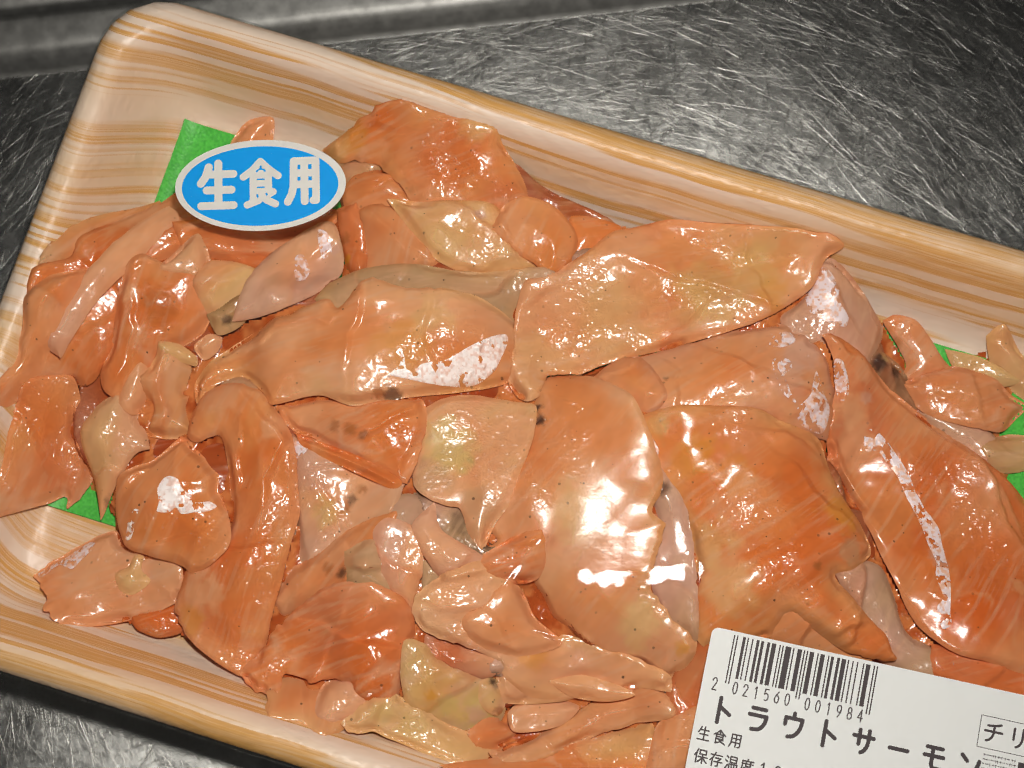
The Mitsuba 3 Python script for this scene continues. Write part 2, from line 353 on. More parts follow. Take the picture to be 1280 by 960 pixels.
# ------------------------------------------------------------------ salmon: bottom of the pile first
# id | thickness mm | main, second, edge colour | grain angle | stripe | label | outline as traced on the photograph
PIECES = '''
fa|10.5|R O D|30|0|deep red scrap mostly buried under the left slabs, below the blue sticker|130,330 235,262 330,300 345,400 250,470 150,560 105,575 95,520 110,430
fb|12.5|R O B|60|0|dark red scrap showing only in gaps around the charred strip, left of centre|340,370 560,330 650,450 620,560 520,600 380,590 320,500
fc|9|R O D|10|0|dark scrap buried beneath the hooked piece and its neighbours at lower left|130,560 300,470 390,560 520,640 500,760 380,820 250,780 210,700 150,660
fd|13.5|R S B|20|0|dull red scrap deep in the gap above the bottom strips|480,600 680,560 700,760 640,880 520,900 420,860 440,720
fe|13.3|O R B|40|0|brown scrap underneath the large glossy middle slabs|660,480 860,440 1010,520 1060,640 1040,760 900,800 760,820 660,700
ff|9|R O B|60|0|dark red scrap under the price label and the deep orange slab|850,740 1060,640 1200,700 1300,760 1300,990 840,990 800,900
fg|8|O R B|0|0|orange scrap hidden under the stubby curled piece behind the sticker|410,200 560,190 700,250 800,300 880,330 900,400 700,400 480,350
fh|8|O S B|30|0|pinkish scrap in the gap under the grey wedge near the far wall|860,380 1010,330 1090,400 1110,450 1060,540 1000,560 860,500
a1|3.2|G O Y|50|.2|thin translucent brownish flap climbing the tray wall at far left|188,240 120,280 76,318 58,350 105,345 160,305 205,262
a2|5.0|O D L|52|.5|long deep orange slab lying along the left wall, running down from the sticker|200,224 214,206 226,214 232,262 228,300 200,318 168,345 152,390 140,420 115,460 100,472 80,470 50,480 0,508 -22,515 -22,440 10,390 30,370 60,345 95,328 105,300 150,262 190,235
a2c|3.2|L S L|52|.4|long narrow pinkish strip lying lengthwise on the long deep orange slab|198,248 208,272 184,300 153,336 123,373 98,411 74,442 56,432 74,400 99,360 130,322 165,282
a2d|3.6|O D L|55|.3|narrow orange strip hugging the left tray wall below the thin brownish flap|62,346 102,335 88,370 58,420 28,470 -4,504 -24,476 2,420 28,380
a4|4.0|D O O|10|.3|deep orange piece tucked directly under the lower rim of the blue sticker|225,288 290,270 340,262 395,255 425,258 428,290 410,300 375,305 335,335 312,345 290,335 250,325 232,310
a16|3.0|O L L|20|0|small orange corner poking out above the blue sticker|275,200 292,170 312,153 342,152 340,176 330,205
a15|3.5|G S Y|70|0|greyish translucent lump peeking out right of the blue sticker|415,195 440,185 462,190 478,205 470,222 445,230 420,225
a3|4.8|O D L|72|.3|orange brown slab with a pale ridge, second slab from the left wall|139,431 154,375 161,341 180,322 195,328 212,337 240,328 254,345 248,367 259,386 247,409 225,424 202,435 187,461 157,497 131,487 124,465
x20|3.8|L G L|60|.1|pale cone shaped scrap left of the deep orange piece under the sticker|206,326 228,305 244,290 260,328 252,347 226,342 204,338
a5|4.0|Y O L|30|0|small lumpy yellowish chunk right of the ridged orange brown slab|243,356 262,332 290,330 315,336 322,350 307,367 285,383 262,392 253,375
a5b|3.5|Y B K|30|0|tiny charred yellowish bit in the dark gap above the long pale slab|262,395 282,386 305,372 310,392 292,408 272,415
a2b|4.8|O D L|66|.4|plain orange slab at far left below the long slab, pointing down|52,484 94,476 97,510 92,540 101,562 105,592 90,612 75,628 70,614 56,620 8,643 -12,652 -10,610 8,600 26,540 38,510
a32|5.0|L Y L|75|.2|rounded peach coloured chunk above the white patched piece at left|103,540 124,510 146,497 161,502 176,532 184,559 163,570 145,598 128,625 118,640 114,600 109,570
y5|3.4|L O L|70|.2|small peach bit beneath the lower tip of the ridged orange brown slab|150,500 160,470 176,453 186,470 178,502 162,514
a33|4.2|L O Y|80|.2|ragged upright peach chunk between the ridged slab and the hooked piece|180,476 202,450 206,433 232,439 236,461 225,487 240,487 234,510 244,540 210,546 182,540 189,510 182,491
a34|4.0|S G O|20|0|small pinkish knob above the bend of the hooked piece|262,474 285,460 306,464 330,484 342,505 319,495 285,486
t17|3.0|O D O|10|.2|little flat orange scrap against the far wall in the middle|715,270 775,280 772,296 755,308 737,314 716,322
t17b|2.5|S G K|0|0|tiny silvery skin scrap between curled piece and long middle slab|708,316 735,308 750,312 735,326 715,332
t13|4.0|O D L|15|.3|orange piece half hidden between the sticker and the top flap|428,240 441,221 471,212 497,219 514,244 533,257 490,264 445,270
t14|4.6|O L B|75|.5|lumpy striped orange piece below right of the blue sticker|445,262 475,258 512,268 530,290 543,311 547,334 512,340 475,338 455,340 444,310
t14b|4.4|D B O|80|.4|narrow dark edged strip beside the silvery wedge, standing on edge|424,262 446,258 456,290 458,330 452,346 436,334 428,300
t12|4.2|O D Y|15|.2|broad top flap of orange lying against the far wall right of the sticker|400,169 430,157 460,144 486,136 512,140 550,145 595,149 617,165 626,187 645,210 657,240 634,261 610,264 561,259 524,253 500,219 475,199 449,191 419,182
t10|5.0|Y L O|20|.1|pale yellowish tapering piece just below the broad top flap|488,250 531,255 580,256 617,261 640,285 672,328 657,339 612,345 580,339 550,324 529,302 503,270
t11|5.0|O L O|65|.2|small rounded curl of salmon pink overlapping the pale tapering piece|616,292 630,262 655,248 685,254 708,273 720,296 712,330 687,352 668,342 676,330 640,311
t7|3.6|G S Y|5|0|greyish translucent band between the lumpy striped piece and the long pale slab|395,372 412,349 440,338 480,334 530,335 580,343 640,337 680,336 700,348 660,380 640,410 600,430 520,420 450,400 410,392
r55|3.2|Y L Y|60|0|pale strip leaning on the far wall at the right|1231,424 1246,414 1258,426 1275,445 1310,470 1310,510 1262,480 1242,455
r56|2.4|Y G Y|20|0|thin pale shred lying flat near the far wall at right|1184,437 1224,448 1272,476 1248,482 1197,462
r54|3.4|O D L|50|.2|small orange strip curving beside the green gap below the far wall|1105,404 1118,398 1140,404 1160,424 1178,450 1192,465 1162,472 1132,472 1135,450 1120,428
r57|3.5|B K G|60|0|dark brown almost black scrap in the gap by the deep orange slab|1066,450 1093,438 1124,455 1142,480 1156,516 1110,492
r53|3.6|S L G|45|0|pinkish translucent piece under the right side of the deep orange slab|1150,515 1212,527 1245,540 1256,560 1246,600 1235,618 1195,562
r53b|3.0|Y G L|10|.1|pale beige strip at the far right between two green slivers|1222,556 1262,543 1305,546 1305,580 1262,590 1232,580
r52|4.2|O D L|20|.4|plump orange piece above the deep orange slab at far right|1128,482 1160,467 1197,459 1242,474 1262,492 1285,505 1270,522 1250,538 1216,534 1175,523 1152,510
r18|4.0|S L G|65|.2|grey pink wedge with lilac skin at the right end of the pile's far side|1019,328 1040,330 1064,347 1089,373 1109,405 1102,426 1092,441 1075,456 1047,445 1017,430 987,424 978,397 1006,362
r19|4.6|L O S|30|.3|pinkish orange slab with white drop shaped skin, behind the deep orange slab|780,450 830,432 875,424 924,409 972,401 998,412 1019,429 1042,457 1050,500 1044,545 995,536 939,518 875,532 810,518 765,482
r58|4.0|L O S|45|.2|faceted pink orange piece in the corner below the long middle slab|745,466 775,440 800,436 814,457 832,499 808,518 779,506
r50|4.0|S G G|55|.3|pair of greyish pink lumps in the gap above the price label|1038,712 1070,702 1102,710 1122,750 1140,795 1186,821 1195,850 1130,840 1095,815 1070,765
r49|4.0|L O G|30|0|pale pink orange piece touching the upper edge of the price label|955,742 1002,736 1024,758 1066,793 1090,825 1025,822 960,800
r48|3.6|R O B|60|.1|dark red orange sliver between the big pale slab and the price label|838,860 868,806 900,780 900,860 870,920 835,905
r51|4.4|D R D|15|.2|deep red piece next to the price label under the deep orange slab|1165,808 1212,815 1320,826 1320,910 1220,870 1170,852
r21|4.8|O D Y|35|.5|wide brownish orange slab left of the deep orange slab|798,522 850,510 939,512 995,530 1032,546 1050,590 1068,625 1087,665 1092,692 1060,712 1040,714 1047,732 1072,760 1108,802 1122,827 1060,812 985,765 960,795 900,806 868,785 872,700 858,640 828,595 798,555
r20|5.5|D O L|52|1.0|large smooth deep orange slab with a silver streak, at right|1020,428 1055,442 1100,472 1145,510 1212,566 1265,611 1320,655 1320,838 1280,832 1205,822 1175,812 1139,782 1108,724 1085,664 1063,622 1042,580 1030,550 1033,520 1042,495 1036,460
r22|2.6|S G S|70|0|narrow purplish grey skin strip between the two big glossy slabs|768,570 800,560 824,590 850,618 864,680 868,740 874,795 850,790 822,768 808,732 812,695 824,665 806,622 786,592
m23|5.0|L O Y|50|.3|big rounded pale slab in the middle, brightest with flash glare|676,472 700,462 745,466 778,490 796,518 810,558 824,602 812,640 826,662 813,700 812,737 835,770 868,800 857,832 830,848 800,828 760,814 720,794 690,774 675,742 650,717 612,702 597,690 627,677 604,650 584,612 588,566 612,545 640,533 663,505
x2|4.0|S G G|30|0|small mauve grey piece in the hollow above the narrow upright pink piece|485,630 508,618 532,626 526,652 505,664 486,654
m25|3.4|G S K|60|0|dull purplish grey scrap in the hollow left of the big pale slab|520,618 560,616 588,640 604,675 620,686 592,698 560,686 540,664
m24|4.4|L Y L|40|.1|greenish pale slab left of the flash glare|522,521 550,500 587,493 640,500 668,506 664,545 650,590 632,635 617,655 602,690 588,668 578,635 560,632 536,622 520,606 518,560
m27|4.4|L S G|40|.2|flat pinkish piece with a tiny white patch, right of the hooked piece|360,550 388,546 430,563 470,588 502,608 494,640 470,662 430,682 402,702 378,705 366,650 364,600
m26|4.2|O D L|25|.3|brown edged orange piece under the lower rim of the long pale slab|346,505 395,493 440,500 485,496 527,503 530,540 522,570 508,604 480,592 440,572 400,549 362,532
m35|4.0|O D L|50|.3|charred edged orange piece between the hooked piece and lower chunk|365,708 400,690 440,663 480,648 500,640 494,690 472,722 442,745 400,757 350,775 340,740
x1|3.5|G S Y|60|0|greyish beige scrap in the gap right of the narrow upright pink piece|520,684 545,698 560,720 542,738 522,750
x3|4.0|G L Y|20|.2|greyish peach scrap just above the domed chunk|432,690 468,674 480,700 492,728 500,745 470,742 436,738
m42|4.0|L S L|75|.2|narrow upright salmon pink piece in the hollow below centre|469,667 482,650 512,658 526,675 526,712 519,739 520,775 505,752 486,729
m43|4.0|L S S|30|.2|soft peach coloured piece above the large curled piece|518,656 542,632 552,667 582,686 604,696 628,711 640,730 595,726 565,722 548,716 527,684
l31|3.6|D R B|20|0|dark orange scrap in shadow under the leaf shaped piece at lower left|160,765 222,750 232,785 205,795 175,785
l28|5.6|O D L|68|.5|big hook shaped orange piece at lower left|233,540 243,510 255,484 285,478 319,489 347,519 362,544 373,577 373,637 369,660 358,694 347,731 336,772 324,803 313,832 296,842 277,831 244,808 225,786 216,757 226,730 233,705 262,690 280,675 289,640 288,600 283,570 280,545 262,543 245,549
l30|4.6|L O L|20|.2|leaf shaped peach piece lying on the wall at lower left|41,716 75,694 120,671 142,665 150,681 180,686 225,700 233,724 223,752 187,763 157,774 112,782 86,774 64,759 67,742 52,731
l30b|2.6|Y Y L|40|0|tiny yellowish nub stuck on the leaf shaped peach piece|144,716 160,709 168,692 177,695 174,712 186,726 165,742 149,736
l29|4.8|O L L|60|.3|piece with the torn white patch, left of the hooked piece|146,596 165,583 188,575 214,555 225,546 240,559 262,592 278,630 290,668 287,687 262,707 240,714 225,703 180,690 150,677 140,640
b40|4.0|R L S|20|.2|shiny reddish piece below the large curled piece|527,784 569,800 612,808 630,835 582,852 548,842 527,816
b37|4.4|O L Y|80|.3|orange chunk at the near wall below the domed chunk|343,845 372,836 395,846 430,848 448,860 458,882 432,908 400,924 375,934 345,917 338,890
x14|3.6|L O S|70|.2|pink fold sticking out beneath the domed chunk at the near wall|396,872 404,855 430,850 454,857 461,886 442,895 415,902 397,895
b36|5.4|O D L|25|.4|domed bright orange chunk at the lower edge of the pile|300,842 326,814 349,780 375,763 412,737 450,731 475,737 502,748 517,775 514,815 507,860 496,884 462,874 440,852 415,847 390,852 370,842 350,847 347,864 310,857
b39|4.0|E Y S|30|0|greenish yellow piece at the lower edge beside the domed chunk|506,859 510,804 531,808 552,830 582,845 612,857 631,870 627,894 612,913 587,924 550,913 522,902
b38|3.4|Y E L|25|.2|thin pale yellow strip along the near wall|432,902 465,877 497,872 522,888 560,908 600,923 625,940 592,958 565,953 512,930 475,914 449,912
b47|3.6|O Y L|0|0|flat orange scrap along the near wall under the long bottom strip|560,955 640,945 700,938 760,920 815,905 825,940 815,990 580,990
b46|4.0|L O O|80|.1|peach chunk squeezed between the long bottom strip and price label|808,985 818,930 828,903 850,893 900,880 890,985
y1|3.4|O D L|10|.2|small orange scrap at the left end of the long narrow peach strip|588,915 612,897 640,904 650,920 620,934 596,931
b44|4.6|L O Y|20|.5|long narrow peach strip at the bottom left of the price label|615,939 662,922 719,895 756,872 805,860 833,872 837,894 794,902 737,921 692,943 662,951 630,951
x8|2.4|Y G L|40|0|greyish white lump beside the greenish yellow piece at the lower edge|600,853 615,848 628,860 630,882 622,894 608,888 598,872
b45|4.2|L O L|10|0|small bright rounded nub on the long bottom strip|638,889 662,872 692,875 722,884 702,903 670,911 642,911
x9|3.5|L O Y|10|.1|peach scrap under the front edge of the large curled piece|622,840 650,836 692,850 725,862 702,874 660,874 632,876
x6|2.2|S G S|30|0|mauve lump at the dark hole below the large curled piece|610,828 630,812 643,817 650,833 630,844 612,841
b41|5.0|L S Y|20|.3|large curled peach piece below the flash glare|522,757 533,740 565,718 602,707 642,726 664,757 683,784 720,798 760,810 800,826 834,845 837,862 800,857 770,867 740,862 720,870 690,872 660,867 632,844 625,827 600,812 575,802 550,797 528,780
x4|3.4|O L L|25|.3|folded over upper lobe of the large curled peach piece|580,785 582,771 606,756 619,740 637,727 652,741 667,772 681,786 702,802 662,816 625,813 597,803
x5|3.0|O D L|20|.2|small orange flap just left of the flash glare|601,703 606,693 637,674 676,662 682,697 674,720 650,727 628,723 610,716
x11|2.2|Y L Y|15|0|thin pale torn shred on the ragged upright peach chunk|200,431 222,430 240,442 239,452 218,447 204,441
x13|2.6|Y L L|40|0|tiny pale shred above the left tip of the long pale slab|244,433 262,420 277,423 270,438 252,448
y2|2.4|L O Y|12|.2|thin peach sliver lying along the lower edge of the big pale slab|688,852 725,845 765,855 792,868 760,876 715,870
y4|2.2|D R O|28|.3|thin dark orange sliver along the lower side of the brown edged piece|370,541 400,552 440,568 475,585 502,602 492,611 460,597 420,577 384,560
m8|5.0|L O Y|12|.4|long pale slab with a crescent of white skin, left of centre|240,495 236,475 250,450 275,430 300,415 340,400 380,385 402,375 422,390 441,375 456,356 471,352 490,362 512,367 587,371 625,385 652,405 664,440 645,462 602,480 550,488 490,499 440,505 397,491 370,498 341,503 328,485 310,468 292,461 265,468
m6|4.2|S L G|60|.1|silvery speckled wedge just below the blue sticker|300,407 312,370 326,341 350,312 375,293 401,276 418,283 427,322 424,345 402,365 394,373 352,396 322,403
m9|5.2|L Y O|12|.2|long wide pale slab across the upper middle, ending near the far wall|659,356 681,351 705,340 730,326 767,296 812,283 850,281 894,289 931,296 987,304 1025,311 1042,322 1023,332 1008,364 963,396 926,411 877,424 830,432 800,439 760,450 721,464 682,466 676,492 656,503 638,480 643,430 648,390
'''
# blotches of a piece, and dark spots painting the shade of gaps: id: (x, y, radius, colour, strength) on the photograph
SPOTS = {
 'm23': [(672, 505, 7, 'K', .9), (675, 522, 8, 'K', .95), (720, 500, 45, 'O', .8), (760, 540, 40, 'O', .6), (705, 740, 40, 'O', .3), (720, 640, 40, 'Y', .6), (800, 780, 30, 'Y', .7), (640, 690, 25, 'O', .6), (850, 810, 12, 'Q', .6)],
 'm24': [(588, 577, 4, 'K', .7), (541, 547, 6, 'B', .5), (560, 560, 40, 'E', .8), (535, 600, 30, 'G', .5), (640, 540, 40, 'L', .8), (600, 640, 30, 'G', .4)],
 'r22': [(826, 612, 11, 'K', .75), (790, 570, 14, 'S', .6)],
 'm25': [(575, 655, 16, 'K', .45), (608, 682, 10, 'K', .6), (545, 650, 10, 'K', .3)],
 'm8': [(490, 498, 12, 'K', .75), (475, 495, 9, 'B', .7), (505, 440, 40, 'Q', .35), (430, 420, 50, 'O', .5), (345, 440, 40, 'L', .5), (540, 400, 30, 'Y', .5)],
 'm26': [(440, 540, 10, 'B', .7), (455, 547, 8, 'K', .5), (420, 535, 9, 'B', .6), (385, 515, 25, 'L', .6)],
 'm27': [(440, 625, 8, 'K', .6), (430, 635, 9, 'B', .7), (452, 612, 7, 'B', .6), (400, 590, 30, 'S', .5), (410, 640, 20, 'E', .5)],
 'm35': [(430, 718, 8, 'K', .8), (410, 712, 8, 'B', .6), (420, 690, 20, 'L', .5), (350, 750, 20, 'L', .5)],
 'a5b': [(285, 402, 8, 'K', .8)],
 'r57': [(1095, 458, 14, 'K', .9), (1118, 466, 10, 'K', .8), (1105, 450, 8, 'Y', .5)],
 'r54': [(1115, 430, 12, 'B', .7), (1118, 447, 10, 'K', .6)],
 'm9': [(880, 370, 50, 'E', .4), (770, 400, 60, 'Y', .4), (850, 310, 40, 'O', .5), (940, 340, 40, 'E', .3), (975, 330, 30, 'O', .4), (700, 380, 40, 'L', .6), (960, 375, 25, 'Q', .4)],
 'r21': [(870, 570, 30, 'Q', .45), (920, 600, 30, 'Q', .3), (930, 640, 50, 'L', .5), (900, 720, 40, 'L', .6), (1010, 600, 40, 'D', .6), (1050, 640, 25, 'Q', .5), (880, 680, 40, 'Y', .5), (910, 740, 40, 'Y', .4), (960, 650, 40, 'O', .6), (1015, 710, 6, 'B', .7), (1060, 690, 18, 'G', .5), (820, 535, 20, 'E', .4)],
 'r20': [(1230, 700, 60, 'D', .6), (1075, 560, 35, 'L', .6), (1060, 520, 25, 'L', .7), (1110, 640, 50, 'O', .7), (1165, 700, 14, 'S', .5), (1080, 500, 10, 'S', .5), (1265, 735, 10, 'L', .5), (1070, 470, 20, 'L', .5)],
 'r19': [(910, 460, 14, 'D', .3), (900, 445, 40, 'O', .4), (1000, 440, 30, 'S', .6), (980, 480, 30, 'S', .4), (831, 475, 4, 'K', .5)],
 'b39': [(560, 880, 14, 'E', .7), (595, 895, 14, 'S', .6), (620, 880, 8, 'K', .5), (540, 870, 8, 'Q', .6)],
 'b41': [(622, 832, 8, 'K', .5), (575, 745, 30, 'L', .7), (640, 790, 30, 'O', .5), (670, 820, 20, 'Q', .4), (760, 840, 30, 'L', .7)],
 'b40': [(560, 815, 20, 'R', .6)],
 'b45': [(632, 900, 8, 'B', .6)],
 't12': [(560, 200, 50, 'D', .6), (440, 165, 25, 'Q', .4), (600, 165, 30, 'Y', .5), (420, 178, 20, 'Y', .6)],
 't14b': [(432, 300, 8, 'B', .7), (434, 325, 7, 'Q', .7)],
 't10': [(600, 272, 9, 'S', .8), (540, 300, 40, 'Y', .4)],
 'l28': [(300, 590, 30, 'D', .5), (345, 600, 30, 'O', .5), (280, 500, 30, 'L', .7), (345, 540, 20, 'L', .7), (310, 690, 40, 'D', .4), (255, 740, 30, 'L', .7), (235, 775, 20, 'Q', .4), (283, 600, 6, 'R', .7)],
 'a2': [(70, 410, 40, 'D', .3), (120, 340, 22, 'D', .7), (136, 345, 14, 'L', .7), (115, 365, 16, 'L', .7), (96, 388, 14, 'L', .6), (180, 265, 30, 'L', .6), (50, 470, 40, 'L', .6)],
 'a3': [(205, 380, 30, 'B', .35), (165, 370, 12, 'L', .7), (175, 420, 14, 'L', .5)],
 'a32': [(130, 625, 8, 'K', .5)],
 'm6': [(418, 310, 8, 'S', .8)],
 'b38': [(480, 890, 15, 'E', .4), (520, 910, 20, 'E', .3)],
 'x6': [(616, 846, 8, 'K', .9)],  # the dark hole beside it, painted on
 'x8': [(618, 852, 7, 'K', .9), (624, 890, 7, 'B', .8)],
}
# pale patches that paint reflections of the film on pieces
GLARES = [
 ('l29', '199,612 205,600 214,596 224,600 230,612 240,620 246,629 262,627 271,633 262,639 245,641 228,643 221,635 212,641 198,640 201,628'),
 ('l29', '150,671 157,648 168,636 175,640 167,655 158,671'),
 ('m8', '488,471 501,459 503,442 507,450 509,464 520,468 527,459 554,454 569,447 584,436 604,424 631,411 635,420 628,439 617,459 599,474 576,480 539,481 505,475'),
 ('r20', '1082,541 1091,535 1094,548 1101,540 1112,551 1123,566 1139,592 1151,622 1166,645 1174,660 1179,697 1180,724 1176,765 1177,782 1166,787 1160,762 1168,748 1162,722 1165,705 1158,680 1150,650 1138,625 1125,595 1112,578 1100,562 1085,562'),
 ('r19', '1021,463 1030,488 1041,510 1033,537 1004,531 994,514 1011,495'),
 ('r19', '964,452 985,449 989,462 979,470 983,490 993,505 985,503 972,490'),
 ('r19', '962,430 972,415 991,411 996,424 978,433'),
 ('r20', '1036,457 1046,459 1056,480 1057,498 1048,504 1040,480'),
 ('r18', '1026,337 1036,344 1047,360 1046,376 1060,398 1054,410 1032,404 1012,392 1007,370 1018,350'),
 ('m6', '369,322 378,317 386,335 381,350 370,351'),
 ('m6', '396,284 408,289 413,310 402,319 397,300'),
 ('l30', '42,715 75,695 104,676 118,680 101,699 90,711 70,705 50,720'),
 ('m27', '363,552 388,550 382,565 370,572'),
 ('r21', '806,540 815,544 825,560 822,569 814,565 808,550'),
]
PAL = {'O': (.77, .265, .075), 'D': (.71, .165, .032), 'L': (.82, .41, .20), 'Y': (.75, .48, .195), 'G': (.52, .325, .17), 'S': (.68, .40, .29), 'R': (.62, .145, .04),
       'B': (.40, .125, .03), 'K': (.05, .025, .02), 'E': (.67, .49, .17), 'Q': (.72, .31, .02)}
PAL = {k: np.array(v) for k, v in PAL.items()}


def wavy_clip():
    ext = tray_poly(.0058, .009).exterior
    q = np.array([ext.interpolate(k / 900, normalized=True).coords[0] for k in range(900)])
    c = np.array([(U0 + U1) / 2, (V0 + V1) / 2])
    off = (meshkit.fbm(np.c_[q * 95, np.zeros(900)], 3, 15) - .5) * .0075 + .0012
    q = q + (q - c) / np.linalg.norm(q - c, axis=1, keepdims=True) * np.minimum(off, .0022)[:, None]
    return Polygon(np.stack(to_xy(q[:, 0], q[:, 1]), 1)).buffer(0)


CLIP = wavy_clip()


def outline(pts, step=.0005, ragged=.00035, seed=0, clip=False):
    """closed Catmull-Rom curve through the points, evenly resampled, with a torn edge"""
    p = np.asarray(pts)
    n = len(p)
    out = []
    for i in range(n):
        a, b, c, d = p[i - 1], p[i], p[(i + 1) % n], p[(i + 2) % n]
        t = np.linspace(0, 1, 12, endpoint=False)[:, None]
        cr = .5 * (2 * b + (c - a) * t + (2 * a - 5 * b + 4 * c - d) * t**2 + (3 * b - a - 3 * c + d) * t**3)
        out.append(.75 * cr + .25 * (b + (c - b) * t))
    q = np.vstack(out)
    q3 = np.c_[q, np.zeros(len(q))]
    w = np.stack([meshkit.fbm(q3 * 260 + 11, 3, seed) - .5, meshkit.fbm(q3 * 260 + 57, 3, seed + 9) - .5], 1)
    w2 = np.stack([meshkit.noise(q3 * 1100 + 11, seed) - .5, meshkit.noise(q3 * 1100 + 57, seed + 3) - .5], 1)
    torn = (.14 + 1.7 * np.clip(meshkit.fbm(q3 * 75 + 31, 2, seed + 5) * 3.2 - 1.75, 0, 1))[:, None] * min(1, Polygon(q).area / 2.5e-4)
    q = q + w * ragged * 5.5 * torn + w2 * ragged * 2.4 * torn
    poly = Polygon(q).buffer(0)
    if clip: poly = poly.intersection(CLIP.buffer(.0004 * math.sin(seed)))
    if poly.geom_type != 'Polygon': poly = max(poly.geoms, key=lambda g: g.area)
    ring_ = poly.exterior
    m = max(12, int(ring_.length / step))
    pts = np.array([ring_.interpolate(k / m, normalized=True).coords[0] for k in range(m)])
    return pts


def fill(bound, step):
    """triangulation of the outline with an even hexagonal set of inner points"""
    poly = Polygon(bound).buffer(0)
    if poly.geom_type != 'Polygon': poly = max(poly.geoms, key=lambda g: g.area); bound = np.array(poly.exterior.coords)[:-1]
    x0, y0, x1, y1 = poly.bounds
    xs, ys = np.arange(x0, x1, step), np.arange(y0, y1, step * .866)
    X, Y = np.meshgrid(xs, ys)
    X = X + (np.arange(len(ys)) % 2)[:, None] * step / 2
    X, Y = X.ravel(), Y.ravel()
    ok = contains_xy(poly.buffer(-step * .55), X, Y)
    inner = np.stack([X[ok], Y[ok]], 1)
    pts = np.vstack([bound, inner])
    tri = Delaunay(pts).simplices
    c = pts[tri].mean(1)
    tri = tri[contains_xy(poly, c[:, 0], c[:, 1])]
    a = np.cross(pts[tri[:, 1]] - pts[tri[:, 0]], pts[tri[:, 2]] - pts[tri[:, 0]])
    tri[a < 0] = tri[a < 0][:, ::-1]
    tri = tri[np.abs(a) > 1e-13]
    return pts, tri, len(bound)


def raster(poly):
    m = np.zeros(GXX.shape, bool)
    x0, y0, x1, y1 = poly.bounds
    i0, i1 = max(0, int((y0 - GY0) / GS)), min(GXX.shape[0], int((y1 - GY0) / GS) + 2)
    j0, j1 = max(0, int((x0 - GX0) / GS)), min(GXX.shape[1], int((x1 - GX0) / GS) + 2)
    m[i0:i1, j0:j1] = contains_xy(poly, GXX[i0:i1, j0:j1], GYY[i0:i1, j0:j1])
    return m


def parse(s): return np.array([[float(v) for v in q.split(',')] for q in s.split()])


